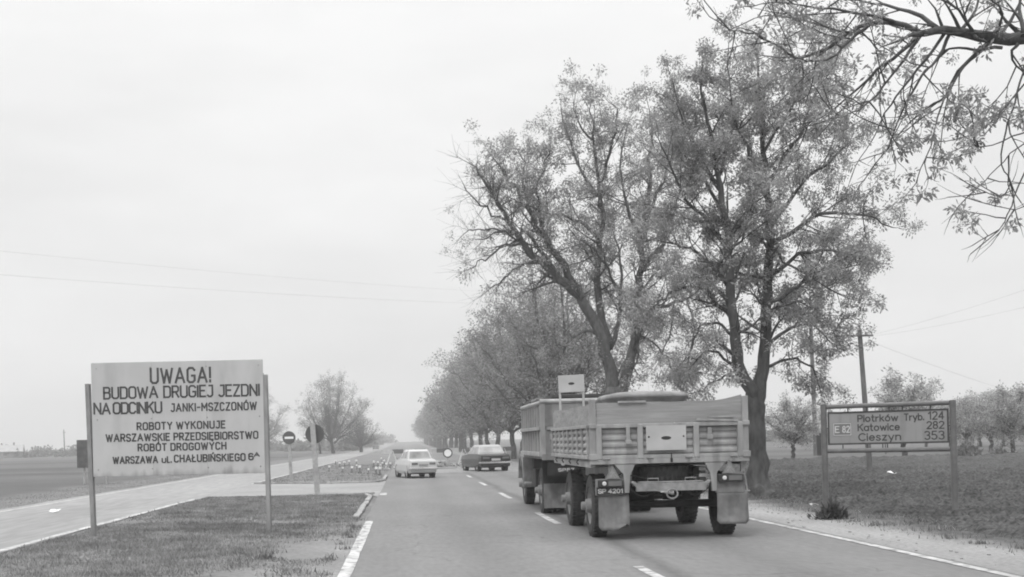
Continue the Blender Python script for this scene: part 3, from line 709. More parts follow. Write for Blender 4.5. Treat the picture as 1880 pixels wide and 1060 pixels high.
# ------------------------------------------------------------------ STROKE LETTERING
def arc(cx, cy, rx, ry, a0, a1, n=8): return [(cx + rx * math.cos(R(a0 + (a1 - a0) * i / n)), cy + ry * math.sin(R(a0 + (a1 - a0) * i / n))) for i in range(n + 1)]
_o = .14
OC = lambda w: [(_o, 0), (w - _o, 0), (w, _o), (w, 1 - _o), (w - _o, 1), (_o, 1), (0, 1 - _o), (0, _o), (_o, 0)]
GL = {   # angular sign-painter capitals on a grid one unit high: (width, strokes)
 'A': (.66, [[(0, 0), (.33, 1), (.66, 0)], [(.13, .32), (.53, .32)]]), 'B': (.52, [[(0, 0), (0, 1), (.38, 1), (.49, .9), (.49, .64), (.38, .54), (0, .54)], [(.38, .54), (.52, .42), (.52, .12), (.4, 0), (0, 0)]]),
 'C': (.52, [[(.52, .84), (.38, 1), (.14, 1), (0, .86), (0, .14), (.14, 0), (.38, 0), (.52, .16)]]), 'D': (.54, [[(0, 0), (0, 1), (.4, 1), (.54, .86), (.54, .14), (.4, 0), (0, 0)]]),
 'E': (.46, [[(.46, 1), (0, 1), (0, 0), (.46, 0)], [(0, .53), (.38, .53)]]), 'G': (.54, [[(.54, .84), (.4, 1), (.14, 1), (0, .86), (0, .14), (.14, 0), (.4, 0), (.54, .14), (.54, .46), (.32, .46)]]),
 'H': (.54, [[(0, 0), (0, 1)], [(.54, 0), (.54, 1)], [(0, .52), (.54, .52)]]), 'I': (0, [[(0, 0), (0, 1)]]), 'J': (.42, [[(.14, 1), (.42, 1), (.42, .14), (.28, 0), (.12, 0), (0, .12)]]),
 'K': (.54, [[(0, 0), (0, 1)], [(.52, 1), (.02, .46)], [(.2, .62), (.54, 0)]]), 'L': (.42, [[(0, 1), (0, 0), (.42, 0)]]), 'M': (.68, [[(0, 0), (0, 1), (.34, .35), (.68, 1), (.68, 0)]]), 'N': (.56, [[(0, 0), (0, 1), (.56, 0), (.56, 1)]]),
 'O': (.56, [OC(.56)]), 'P': (.5, [[(0, 0), (0, 1), (.38, 1), (.5, .88), (.5, .58), (.38, .46), (0, .46)]]), 'R': (.52, [[(0, 0), (0, 1), (.38, 1), (.5, .88), (.5, .6), (.38, .48), (0, .48)], [(.26, .48), (.52, 0)]]),
 'S': (.5, [[(.5, .84), (.37, 1), (.13, 1), (0, .87), (0, .64), (.1, .55), (.4, .45), (.5, .36), (.5, .13), (.37, 0), (.13, 0), (0, .16)]]), 'T': (.5, [[(0, 1), (.5, 1)], [(.25, 1), (.25, 0)]]), 'U': (.54, [[(0, 1), (0, .14), (.14, 0), (.4, 0), (.54, .14), (.54, 1)]]),
 'W': (.84, [[(0, 1), (.21, 0), (.42, .9), (.63, 0), (.84, 1)]]), 'Y': (.56, [[(0, 1), (.28, .48), (.56, 1)], [(.28, .48), (.28, 0)]]), 'Z': (.5, [[(0, 1), (.5, 1), (0, 0), (.5, 0)]]), '!': (0, [[(0, 1), (0, .3)], [(0, .12), (0, 0)]]), '-': (.34, [[(0, .46), (.34, .46)]]), '.': (0, [[(0, .11), (0, 0)]]),
 '6': (.5, [[(.48, .86), (.36, 1), (.14, 1), (0, .86), (0, .14), (.14, 0), (.36, 0), (.5, .14), (.5, .44), (.36, .56), (0, .56)]]), '\u0141': (.42, [[(0, 1), (0, 0), (.42, 0)], [(-.1, .4), (.24, .66)]]), '\u0143': (.56, [[(0, 0), (0, 1), (.56, 0), (.56, 1)], [(.24, 1.12), (.36, 1.28)]]), '\u00d3': (.56, [OC(.56), [(.24, 1.12), (.36, 1.28)]]), '\u0118': (.46, [[(.46, 1), (0, 1), (0, 0), (.46, 0)], [(0, .53), (.38, .53)], [(.36, -.02), (.3, -.16), (.42, -.22)]]),
 'u': (.36, [[(0, .68), (0, .12), (.1, 0), (.26, 0), (.36, .12), (.36, .68)]]), 'l': (.2, [[(0, .95), (0, 0), (.2, 0)]]),
 '1': (.26, [[(0, .78), (.22, 1), (.22, 0)]]), '2': (.5, [arc(.25, .73, .25, .27, 160, -20, 8) + [(.4, .5), (0, 0), (.5, 0)]]), '3': (.5, [arc(.24, .76, .24, .24, 150, -90, 9), arc(.25, .27, .25, .27, 90, -150, 9)]), '4': (.54, [[(.4, 0), (.4, 1), (0, .28), (.54, .28)]]),
 '5': (.48, [[(.44, 1), (.06, 1), (.03, .56)] + arc(.22, .31, .26, .31, 120, -150, 9)]), '8': (.48, [arc(.24, .76, .21, .24, -90, 270, 14), arc(.24, .26, .24, .26, 90, 450, 14)]), '0': (.5, [arc(.25, .5, .25, .5, 90, 450, 16)]), '7': (.46, [[(0, 1), (.46, 1), (.16, 0)]]),
}
X_ = .68
GR = dict(GL); GR.update({
 'C': (.62, [arc(.36, .5, .36, .5, 45, 315, 12)]), 'P': (.5, [[(0, 0), (0, 1), (.26, 1)] + arc(.26, .74, .25, .26, 80, -80, 7) + [(.26, .48), (0, .48)]]),
 'i': (0, [[(0, 0), (0, X_)], [(0, .86), (0, .98)]]), 'o': (.5, [arc(.25, X_ / 2, .25, X_ / 2, 0, 360, 14)]), '\u00f3': (.5, [arc(.25, X_ / 2, .25, X_ / 2, 0, 360, 14), [(.22, .8), (.36, .98)]]), 't': (.3, [[(.12, 1), (.12, .14), (.2, 0), (.3, .02)], [(0, X_), (.28, X_)]]), 'r': (.28, [[(0, 0), (0, X_)], [(0, .42), (.1, .6), (.28, .66)]]),
 'k': (.42, [[(0, 0), (0, 1)], [(.38, X_), (.02, .3)], [(.14, .42), (.42, 0)]]), 'w': (.7, [[(0, X_), (.18, 0), (.35, .6), (.52, 0), (.7, X_)]]), 'y': (.48, [[(0, X_), (.24, .04)], [(.48, X_), (.16, -.28)]]), 'b': (.48, [[(0, 1), (0, 0)], arc(.24, X_ / 2, .24, X_ / 2, 0, 360, 14)]),
 'a': (.48, [arc(.24, X_ / 2, .24, X_ / 2, 0, 360, 14), [(.48, X_), (.48, 0)]]), 'c': (.42, [arc(.25, X_ / 2, .25, X_ / 2, 50, 310, 10)]), 'e': (.48, [[(.02, .35), (.48, .35)] + arc(.25, X_ / 2, .24, X_ / 2, 10, 320, 11)]), 's': (.38, [[(.36, .56), (.26, X_), (.1, X_), (.02, .56), (.06, .42), (.32, .28), (.38, .14), (.28, 0), (.1, 0), (0, .1)]]), 'z': (.4, [[(0, X_), (.4, X_), (0, 0), (.4, 0)]]), 'n': (.44, [[(0, 0), (0, X_)], [(0, .45), (.12, .64), (.3, .66), (.44, .52), (.44, 0)]])})
def ribbon(mb, pts, w, xf, z):
    P = [Vector((p[0], p[1])) for p in pts]; n = len(P); closed = (P[0] - P[-1]).length < 1e-5
    if closed: P = P[:-1]; n -= 1
    Lf, Rt = [], []
    for i in range(n):
        a = P[i - 1] if (i > 0 or closed) else None; b = P[(i + 1) % n] if (i < n - 1 or closed) else None
        d1 = (P[i] - a).normalized() if a is not None else None; d2 = (b - P[i]).normalized() if b is not None else None
        if d1 is None: d1 = d2
        if d2 is None: d2 = d1
        n1 = Vector((-d1.y, d1.x)); n2 = Vector((-d2.y, d2.x)); m = n1 + n2
        m = m.normalized() if m.length > 1e-4 else n1
        k = min(1.8, 1 / max(.3, m.dot(n1))); q = P[i].copy()
        if not closed and i == 0: q -= d2 * w * .35
        if not closed and i == n - 1: q += d1 * w * .35
        Lf.append(q + m * w / 2 * k); Rt.append(q - m * w / 2 * k)
    V = []
    for a, b in zip(Lf, Rt): V += [xf(a.x, a.y, z), xf(b.x, b.y, z), xf(a.x, a.y, z - .002), xf(b.x, b.y, z - .002)]
    Fc = []
    for i in range(n if closed else n - 1):
        a = 4 * i; b = 4 * ((i + 1) % n)
        Fc += [(a, a + 1, b + 1, b), (a, b, b + 2, a + 2), (a + 1, a + 3, b + 3, b + 1)]
    mb.add(V, Fc)
def split_sharp(pts):
    closed = abs(pts[0][0] - pts[-1][0]) + abs(pts[0][1] - pts[-1][1]) < 1e-6
    outp = [[pts[0]]]
    for i in range(1, len(pts)):
        outp[-1].append(pts[i])
        if i < len(pts) - 1:
            a = Vector((pts[i][0] - pts[i - 1][0], pts[i][1] - pts[i - 1][1])); b = Vector((pts[i + 1][0] - pts[i][0], pts[i + 1][1] - pts[i][1]))
            if a.angle(b) > R(95): outp.append([pts[i]])
    return outp
def text_width(s, G, gap, space): return sum((space if ch == ' ' else G[ch][0] + gap) for ch in s) - gap
def lettering(mb, s, G, x0, x1, y, h, sw, z0=.004, gap=.24, space=.42, jit=0., seed=0):
    """fit string s between x0 and x1 on the panel plane (local x right, z up, front = -y)"""
    tw = text_width(s, G, gap, space); sx = (x1 - x0) / tw; r = random.Random(seed); x = 0.; k = 0
    for ch in s:
        if ch == ' ': x += space; continue
        w, strokes = G[ch]; dy = r.uniform(-jit, jit); sc = 1 + r.uniform(-jit, jit)
        for st in strokes:
            k += 1
            X0 = x
            def xf(a, b, z): return (a, -z, b)
            pts = [(x0 + (X0 + p[0]) * sx, y + sw * .4 + (p[1] * sc + dy) * (h - sw * .8)) for p in st]
            for pp in split_sharp(pts):
                k += 1; ribbon(mb, pp, sw, xf, z0 + .0004 * (k % 5))
        x += w + gap

# ------------------------------------------------------------------ BIG ROADWORKS BOARD
def panel_weathering():
    m = MT['panel']; t = m.node_tree; n = t.nodes.new; l = t.links.new; b = t.nodes['Principled BSDF']; src = b.inputs['Base Color'].links[0].from_socket
    c = n('ShaderNodeTexCoord'); sp = n('ShaderNodeSeparateXYZ'); l(c.outputs['Object'], sp.inputs[0])
    def noise(scale, st):
        mm = n('ShaderNodeMapping'); mm.inputs['Scale'].default_value = st; l(c.outputs['Object'], mm.inputs[0])
        k = n('ShaderNodeTexNoise'); k.inputs['Scale'].default_value = scale; k.inputs['Detail'].default_value = 6; l(mm.outputs[0], k.inputs['Vector']); return k.outputs[0]
    def mth(op, x, y, clamp=False):
        k = n('ShaderNodeMath'); k.operation = op; k.use_clamp = clamp
        for i, q in enumerate((x, y)):
            if isinstance(q, (int, float)): k.inputs[i].default_value = q
            else: l(q, k.inputs[i])
        return k.outputs[0]
    # rust creeping up from the lower edge in uneven runs, and two sheet joints
    run = mth('MULTIPLY', mth('SUBTRACT', noise(6, (1, 1, .05), ), .42), .42)
    low = mth('SUBTRACT', mth('ADD', run, -.975), sp.outputs['Z']); low = mth('MULTIPLY', low, 7.0, True)
    dirt = mth('MULTIPLY', mth('SUBTRACT', noise(2.2, (1, 1, .35)), .55, True), .9)
    j = None
    for xj in (-.46, .52):
        q = mth('LESS_THAN', mth('ABSOLUTE', mth('SUBTRACT', sp.outputs['X'], xj), 0), .004); j = q if j is None else mth('ADD', j, q)
    f = mth('SUBTRACT', mth('SUBTRACT', 1.0, mth('MULTIPLY', low, .38)), mth('ADD', dirt, mth('MULTIPLY', j, .22)))
    l(mth('MULTIPLY', src, f), b.inputs['Base Color'])
panel_weathering()
def big_board():
    Y = 22.2
    a = at(167, 667, Y); b = at(482, 660, Y); lo = at(328, 868, Y)
    Wd = (b - a).length; Hd = 2.06; tilt = math.atan2(b.z - a.z, b.x - a.x)
    e = empty('roadworks_board', at(328, 980, Y), 0, 'large pale roadworks board on two posts, lettered UWAGA! BUDOWA DRUGIEJ JEZDNI', 'sign'); e.location.z = 0
    p0 = (a + b) / 2 - e.location; p0.z -= Hd / 2
    pm = MB(); pm.box((0, 0, 0), (Wd, .03, Hd))
    # sheet joints along the lower edge
    pan = pm.build('panel', MT['panel'], e, bevel=.004); pan.location = p0; pan.rotation_euler = (0, -tilt, 0)
    bm_ = MB()
    for xx in (-.32 * Wd, .33 * Wd): bm_.box((xx, .045, -.02), (.07, .05, Hd * .96))
    for zz in (-.38, .36): bm_.box((0, .085, zz * Hd), (Wd * 1.0, .03, .09))
    br = bm_.build('batten', MT['pole'], pan)
    for x in (-.47, -.155, .17, .475):
        for z in (-.44, .0, .45):
            q = MB(); q.lathe([(-.022, .002), (-.021, .010), (-.015, .013)], 8, 'y', (x * Wd, 0, z * Hd)); q.build('bolt', MT['post'], pan)
    L = MB(); f = lambda u: (u - .5) * Wd; g = lambda v: (.5 - v) * Hd
    rows = [("UWAGA!", .347, .692, .055, .196, .036, .26), ("BUDOWA DRUGIEJ JEZDNI", .072, .975, .213, .322, .030, .2), ("NA ODCINKU", .014, .405, .350, .455, .030, .17), ("JANKI-MSZCZON\u00d3W", .462, .957, .370, .445, .024, .3),
            ("ROBOTY WYKONUJE", .262, .772, .530, .600, .024, .3), ("WARSZAWSKIE PRZEDSI\u0118BIORSTWO", .08, .962, .628, .698, .024, .28), ("ROB\u00d3T DROGOWYCH", .265, .775, .718, .786, .024, .3), ("WARSZAWA", .118, .375, .826, .892, .024, .28), ("ul.", .403, .455, .83, .892, .022, .2), ("CHA\u0141UBI\u0143SKIEGO", .475, .885, .822, .890, .024, .28), ("6", .908, .932, .822, .885, .024, .28), ("A", .940, .968, .815, .855, .02, .28)]
    for i, (s, u0, u1, v0, v1, sw, gap) in enumerate(rows):
        lettering(L, s, GL, f(u0), f(u1), g(v1), (v1 - v0) * Hd, sw * 1.12, .018, gap, .38 if s != "NA ODCINKU" else .16, .012, i)
    L.build('lettering', MT['ink'], pan)
    # drips and rust stains along the bottom
    for (px0, py0, px1, py1) in ((160, 705, 172, 986), (486, 688, 494, 982)):
        m = MB(); A_ = at(px0, py0, Y + .02) - e.location; B_ = at(px1, py1, Y + .02) - e.location; B_.z = -.25
        d = (B_ - A_); rot = Vector((0, 0, -1)).rotation_difference(d).to_matrix()
        m.box((A_ + B_) / 2, (.075, .055, d.length), rot)
        m.box((A_ + B_) / 2 + Vector((.045, .04, 0)), (.012, .055, d.length), rot)
        m.build('post', MT['post'], e, bevel=.006)
big_board()

# ------------------------------------------------------------------ ROUTE SIGN
def route_sign():
    YL, YR = 22.2, 21.2
    a = at(1512, 746, YL); b = at(1749, 741, YR); a.z = b.z = (a.z + b.z) / 2
    e = empty('route_sign', ((a.x + b.x) / 2, (a.y + b.y) / 2, 0), math.atan2(b.y - a.y, b.x - a.x), 'grey framed route sign listing three towns and distances, on two posts by the verge', 'sign')
    Wd = (b - a).length; top = a.z
    for s, zb in ((-1, -.2), (1, -.3)):
        m = MB(); m.tube([(s * Wd / 2, 0, zb), (s * Wd / 2, 0, top + .045)], .055, 12); m.build('post', MT['rframe'], e, smooth=False, bevel=.004)
    zlow = top - .80
    for z in (top, zlow):
        m = MB(); m.tube([(-Wd / 2 + .056, 0, z), (Wd / 2 - .056, 0, z)], .042, 10); m.build('crossbar', MT['rframe'], e)
    pw, ph = Wd * .925, .565; pc_ = (top + zlow) / 2 + .005
    m = MB(); m.box((0, 0, 0), (pw, .02, ph)); p = m.build('panel', MT['route'], e); p.location = (0, -.005, pc_)
    m = MB()
    for z in (-ph / 2, ph / 2): m.box((0, -.002, z), (pw + .03, .03, .03))
    for x in (-pw / 2, pw / 2): m.box((x, -.002, 0), (.03, .03, ph - .032))
    m.build('border', MT['routeink'], p)
    for c_, d_ in [((x * pw, .004, ph / 2 + .05), (.022, .012, .07)) for x in (-.33, -.17, .02, .13, .36)] + [((x * pw, .004, -ph / 2 - .05), (.018, .012, .07)) for x in (-.38, -.17, -.04, .0, .13)] + [((q * (pw / 2 + .045), .004, 0), (.06, .012, .02)) for q in (-1, 1)]:
        m = MB(); m.box(c_, d_); m.build('hanger', MT['routeink'], p)
    f = lambda x: (x - 132 - 485.5) / 971 * pw; g = lambda v: (.5 - v) * ph
    L = MB()
    for i, (s, x0, x1, v0, v1, gap) in enumerate([("Piotrk\u00f3w", 380, 705, .10, .30, .2), ("Tryb.", 760, 912, .10, .30, .2), ("124", 952, 1070, .06, .29, .2), ("Katowice", 380, 716, .385, .59, .2), ("282", 938, 1070, .36, .575, .2), ("Cieszyn", 384, 724, .68, .90, .2), ("353", 918, 1070, .66, .905, .2)]):
        lettering(L, s, GR, f(x0), f(x1), g(v1 + .02), (v1 - v0 + .03) * ph, .022, .012, gap, .35, 0, i)
    L.build('lettering', MT['routeink'], p)
    m = MB(); x0, x1 = f(170), f(325); z0, z1 = g(.74), g(.33)
    m.box(((x0 + x1) / 2, -.013, (z0 + z1) / 2), (x1 - x0, .005, z1 - z0)); bx = m.build('route_badge', mat('badge_paint', .15, .5, .05, 4), p)
    m = MB(); lettering(m, "E", GL, x0 + .04, x0 + .105, z0 + .055, z1 - z0 - .11, .018, .018); lettering(m, "82", GR, x0 + .165, x1 - .035, z0 + .055, z1 - z0 - .11, .018, .018)
    ribbon(m, [(x0 + .012, z0 + .012), (x1 - .012, z0 + .012), (x1 - .012, z1 - .012), (x0 + .012, z1 - .012), (x0 + .012, z0 + .012)], .011, lambda a, b, z: (a, -z, b), .017)
    m.build('badge_lettering', MT['pale'], bx)
    return e
RS = route_sign()
# earth and weeds heaped at the left post
def weeds(name, p, r, n, h, seed, label, m=None, L=.13):
    rng = np.random.RandomState(seed); a = rng.normal(size=(n, 3)) * np.array([r, r * .7, 0]); a[:, 2] = rng.rand(n) * h * np.exp(-(a[:, 0] ** 2 + a[:, 1] ** 2) / (r * r))
    V, Q = leaflets(np.concatenate([a, rng.uniform(.7, 1.3, (n, 1))], 1), rng, 6, L, .07, -.5, .35)
    o = npmesh(name, V, Q, m or MT['leafW']); o.location = p
    return tag(o, label, 'plant')
weeds('weed_clump', at(1526, 944, 22.0) * 1, .12, 90, .24, 5, 'dark clump of weeds at the foot of the left post of the route sign').location.z = 0.01

# ------------------------------------------------------------------ WHEELS
def wheel(parent, x, y, r, w, side, name='wheel', hub=True):
    """tyre as the wheel mesh, rim and hub as its children; side -1 = outer face towards -x"""
    m = MB(); h = w / 2
    m.lathe([(-h, r * .60), (-h, r * .86), (-h * .82, r * .97), (-h * .4, r), (h * .4, r), (h * .82, r * .97), (h, r * .86), (h, r * .60), (-h, r * .60)], 36)
    for k in range(36):   # tread lugs
        a = 2 * math.pi * k / 36
        for sx in (-1, 1):
            rot = Matrix.Rotation(a + sx * .04, 3, 'X'); m.box(rot @ Vector((sx * h * .55, 0, r * 1.0)), (h * .62, r * .075, r * .035), rot)
    t = m.build(name, MT['rubber'], parent); t.location = (x, y, r)
    q = MB(); s = side
    q.lathe([(-s * h * .2, .02), (-s * h * .2, r * .30), (s * h * .55, r * .34), (s * h * .55, r * .42), (s * h * .25, r * .46), (s * h * .9, r * .60), (s * h * .2, r * .62)], 28)
    for k in range(8):
        a = 2 * math.pi * k / 8; q.box((s * h * .62, r * .37 * math.cos(a), r * .37 * math.sin(a)), (.03, .035, .035))
    q.build('rim', MT['truckpaint'], t, bevel=0)
    if hub:
        q = MB(); q.lathe([(s * h * .3, .01), (s * h * .3, r * .24), (s * (h + .05), r * .22), (s * (h + .06), r * .14), (s * (h + .12), r * .13), (s * (h + .125), .005)], 18); q.build('hub', MT['truckpaint'], t)
    return t

# ------------------------------------------------------------------ TRAILER
def number_plate(parent, loc, s, w, h, m=None, wid=.016):
    q = MB(); q.box((0, 0, 0), (w, .01, h)); p = q.build('number_plate', MT['black'], parent); p.location = loc
    L = MB(); lettering(L, s, GL, -w * .43, w * .43, -h * .3, h * .6, wid, .008, .2, .3); L.build('lettering', MT['pale'] if m is None else m, p)
def lamp(parent, loc, w=.30, h=.11, bright=.3):
    q = MB(); q.box((0, 0, 0), (w, .07, h)); a = q.build('tail_lamp', MT['black'], parent, bevel=.012); a.location = loc
    q = MB(); q.lathe([(-.05, .004), (-.048, h * .22), (-.036, h * .30)], 16, 'y', (-w * .26, 0, 0)); q.build('reflector', MT['lens'], a)  # small pale spot: the lamp's glint put into the lens colour
    q = MB(); q.box((w * .16, -.037, 0), (w * .52, .01, h * .66)); q.build('lens', MT['redlens'], a)
def triangle(parent, loc, s=.26):
    q = MB(); q.prism([(-s / 2, 0), (s / 2, 0), (0, s * .95)], 'y', -.008, .008); a = q.build('reflector_triangle', mat('triangle_red', .17, .4, .2, 40), parent); a.location = loc; 
    q = MB(); k = .78; q.prism([(-s / 2 * k, s * .05), (s / 2 * k, s * .05), (0, s * .95 * k)], 'y', -.012, -.0085); q.build('reflector_face', mat('reflector', .22, .35, .3, 60), a)
def side_ribs(m, x0, y0, y1, z0, z1, n, out, zmid=None):
    for i in range(n + 1):
        y = y0 + (y1 - y0) * i / n; m.box((x0 + out * .025, y, (z0 + z1) / 2), (.05, .06, z1 - z0))
def ridged(m, axis, a, b, pos, z0, z1, n, depth, sign, thick=.03):
    """sheet with n rounded horizontal ridges, extruded along axis"""
    prof = []; hh = (z1 - z0) / n
    for i in range(n):
        zc = z0 + hh * i
        for t, d in ((.0, 0), (.12, 0), (.24, .7), (.36, 1), (.64, 1), (.76, .7), (.88, 0)): prof.append((pos + sign * depth * d, zc + t * hh))
    prof.append((pos, z1)); prof += [(pos - sign * thick, z1), (pos - sign * thick, z0)]
    m.prism(prof, axis, a, b)
def trailer():
    e = empty('cargo_trailer', (3.96, 18.45, 0), R(-.6), 'grey drop-side two-axle trailer with wooden boards, hitched behind the truck', 'trailer')
    hw, Ln = 1.19, 5.1; zd, zt, zw = 1.25, 1.735, 2.11
    # tailgate: ridged steel panel
    m = MB(); ridged(m, 'x', -hw + .09, hw - .09, 0., zd + .03, zt - .03, 4, .018, -1); tg = m.build('tailgate', MT['paint'], e, bevel=.0)
    m = MB()
    for x in (-hw + .13, -.44, .40, hw - .13): m.box((x, -.035, (zd + zt) / 2), (.085, .075, zt - zd + .03)); m.box((x, -.035, zd - .035), (.045, .06, .05))
    m.box((0, -.03, zt - .005), (2 * hw - .20, .07, .06)); m.box((0, -.03, zd + .01), (2 * hw - .20, .065, .055)); m.build('tailgate_frame', MT['paint'], tg, bevel=.008)
    for x in (-.62, .60):
        m = MB(); m.box((x, -.055, zt - .13), (.06, .03, .24 if x < 0 else .14)); m.box((x, -.075, zt - .25 if x < 0 else zt - .20), (.09, .035, .06)); m.build('latch', MT['paint'], tg, bevel=.006)
    m = MB(); m.box((0, -.08, 0), (.60, .012, .37)); pl = m.build('warning_plate', MT['plate'], tg, bevel=.002); pl.location = (-.055, 0, zd + .285)
    m = MB(); m.lathe([(-.092, .002), (-.0915, .06), (-.086, .065)], 20, 'y'); m.v = [(v[0] * 1.15, v[1], v[2] * .42) for v in m.v]; m.build('emblem', MT['dark'], pl)
    for s in (-1, 1): m = MB(); m.lathe([(-.092, .002), (-.092, .012), (-.086, .014)], 10, 'y', (s * .26, 0, .02)); m.build('bolt', MT['dark'], pl)
    # wooden extension board, slightly warped towards its right end
    m = MB(); n = 16; rings = []
    for i in range(n + 1):
        x = -hw + .11 + (2 * hw - .2) * i / n; w = max(0, (i / n - .72) / .28) ** 2 * .075 + .006 * math.sin(i * 1.3)
        rings.append([(x, -.012, zt + .03), (x, .02, zt + .03), (x, .02, zw - .03 + w), (x, -.012, zw - .03 + w)])
    m.ring_loft(rings); m.build('tail_board', MT['wood'], e)
    for c_, d_, a_ in (((-.55, -.03, zw - .02), (.42, .03, .03), 0), ((.78, -.03, zt + .10), (.36, .025, .03), 0), ((.72, -.06, zt + .055), (.62, .035, .035), 3)):
        m = MB(); m.box(c_, d_, Matrix.Rotation(R(a_), 3, 'Y')); m.build('board_cleat', MT['paint'], e)
    # corner posts
    for s, x in ((-1, -hw + .045), (1, hw - .045)):
        m = MB(); m.box((x, .0, (zd + zw) / 2 - .02), (.09, .09, zw - zd + .10)); m.box((x, -.05, zd + .02), (.12, .06, .09)); m.box((x, -.055, zt), (.11, .04, .07))
        m.build('corner_post', MT['paint'], e, bevel=.008)
    # sides
    for s in (-1, 1):
        x = s * (hw - .02)
        m = MB(); ridged(m, 'y', .06, Ln - .05, x, zd + .03, zt - .03, 4, .03, s); sp = m.build('side_panel', MT['paint'], e)
        m = MB(); side_ribs(m, x, .12, Ln - .1, zd, zt, 8, s); m.box((x + s * .03, Ln / 2, zt), (.06, Ln - .1, .05)); m.box((x + s * .03, Ln / 2, zd + .015), (.06, Ln - .1, .06))
        m.build('side_frame', MT['paint'], sp, bevel=.006)
        m = MB()
        for k in range(4):
            y0 = .08 + k * (Ln - .14) / 4; m.box((x - s * .01, y0 + (Ln - .14) / 8, (zt + .03 + zw) / 2 - .03 + .01 * (k % 2)), (.028, (Ln - .14) / 4 - .012, zw - zt - .07))
        m.build('side_board', MT['wood'], e)
        for y in (1.3, 2.55, 3.8): m = MB(); m.box((x - s * .035, y, (zt + zw) / 2 - .02), (.03, .06, zw - zt - .02)); m.build('board_stake', MT['paint'], e)
    m = MB(); m.box((0, Ln, (zd + zw) / 2), (2 * hw - .1, .05, zw - zd)); m.build('headboard', MT['wood'], e)
    m = MB(); m.box((0, Ln / 2, zd - .035), (2 * hw - .06, Ln, .05)); m.build('floor', MT['wood'], e)
    # deck frame: cross beams, outer beam and rear sill
    m = MB(); m.box((0, .0, zd - .045), (2 * hw, .12, .10))
    for s in (-1, 1): m.box((s * (hw - .05), Ln / 2, zd - .10), (.08, Ln - .14, .09))
    for k in range(6): m.box((0, .75 + k * .8, zd - .11), (2 * hw - .2, .06, .08))
    m.build('deck_frame', MT['paint'], e, bevel=.008)
    # chassis rails with rear brackets
    m = MB()
    for s in (-1, 1):
        m.span((s * .52, .25, .86), (s * .60, Ln - .2, 1.085))
        m.prism([(s * .62, .72), (s * .69, .72), (s * .70, 1.0), (s * .84, 1.155), (s * .52, 1.155), (s * .60, .98)] if s > 0 else [(s * .62, .72), (s * .60, .98), (s * .52, 1.155), (s * .84, 1.155), (s * .70, 1.0), (s * .69, .72)], 'y', -.05, .03)
    m.build('chassis', MT['paint'], e, bevel=.006)
    # rear bumper beam: a shallow trough with sloping ends
    m = MB(); m.prism([(-.60, .88), (-.46, .74), (.46, .74), (.60, .88), (.56, .90), (.43, .80), (-.43, .80), (-.56, .90)], 'y', -.10, -.04); m.box((0, -.06, .80), (1.04, .10, .12)); m.box((0, -.02, .875), (.96, .16, .02)); bmp = m.build('bumper_beam', MT['steel'], e, bevel=.006)
    for x in (-.26, .30):
        m = MB(); m.tube([(x - .08, -.05, .88), (x - .08, -.05, .93), (x + .08, -.05, .93), (x + .08, -.05, .88)], .009, 6); m.build('handle', MT['steel'], bmp)
    m = MB(); ring = [(.08 * math.cos(t), -.16 + .01 * math.sin(2 * t), .70 + .07 * math.sin(t)) for t in [i * math.pi / 9 for i in range(19)]]; m.tube(ring, .013, 6, cap=False); m.tube([(-.12, -.14, .73), (.02, -.17, .70)], .02, 6); m.tube([(.0, -.12, .74), (0, -.17, .70)], .025, 6); m.build('tow_hook', MT['steel'], e)
    # spare wheel in its carrier under the deck
    t = wheel(e, 0, .62, .46, .24, 1, 'spare_wheel', hub=False); t.rotation_euler = (0, R(90), 0); t.location = (0, .55, 1.0)
    m = MB()
    for z in (1.06, .96): m.box((.52, .05, z), (.14, .05, .05))
    m.build('carrier_bracket', MT['steel'], e)
    # underside bits: axles, springs, air tank, brake rods
    m = MB(); ya, yf = .82, 3.45
    pass
    for y in (ya, yf):
        m = MB(); m.tube([(-.92, y, .50), (.92, y, .50)], .06, 10); m.build('axle', MT['dark'], e)
    for s in (-1, 1):
        for y in (ya, yf): m = MB(); m.prism([(y - .55, .80), (y - .1, .60), (y + .1, .60), (y + .55, .80), (y + .55, .84), (y, .66), (y - .55, .84)], 'x', s * .56 - .04, s * .56 + .04); m.build('leaf_spring', MT['dark'], e)
    m = MB(); m.tube([(-.62, 1.5, .60), (.02, 1.5, .60)], .16, 14); m.box((-.3, 1.5, .42), (.5, .3, .05)); m.build('air_tank', MT['dark'], e)
    m = MB(); m.box((.35, 1.1, .60), (.5, .06, .10)); m.tube([(.25, .3, .66), (.25, 2.6, .55)], .015, 6); m.tube([(-.1, .3, .70), (-.1, 2.6, .60)], .02, 6); m.build('brake_rod', MT['dark'], e)
    m = MB(); m.lathe([(.80, .36), (.88, .36), (.88, .44), (.80, .44), (.80, .36)], 28, 'z', (0, yf, 0)); m.build('turntable', MT['dark'], e)
    for s in (-1, 1):
        for y in (ya, yf): wheel(e, s * .985, y, .495, .25, s)
    m = MB(); m.tube([(-.35, yf + .4, .58), (0, Ln + .95, .62)], .04, 6); m.tube([(.35, yf + .4, .58), (0, Ln + .95, .62)], .04, 6); m.build('drawbar', MT['dark'], e)
    # lamp boards, lamps, triangles, flaps
    for s in (-1, 1):
        m = MB(); m.box((s * .90, -.005, .815 if s < 0 else .83), (.44, .03, .25 if s < 0 else .28)); m.box((s * .66, .0, 1.0), (.10, .05, .07)); m.box((s * .90, .0, 1.10), (.05, .03, .20)); m.build('lamp_board', MT['truckpaint'] if s < 0 else MT['flap'], e, bevel=.005)
        lamp(e, (s * .90 + .0, -.06, .87 if s < 0 else .915), .38, .11)
        triangle(e, (s * .90 + (.03 if s < 0 else -.02), -.075, .935 if s < 0 else .98), .225)
    number_plate(e, (-.90, -.03, .755), "SP 4201", .42, .115)
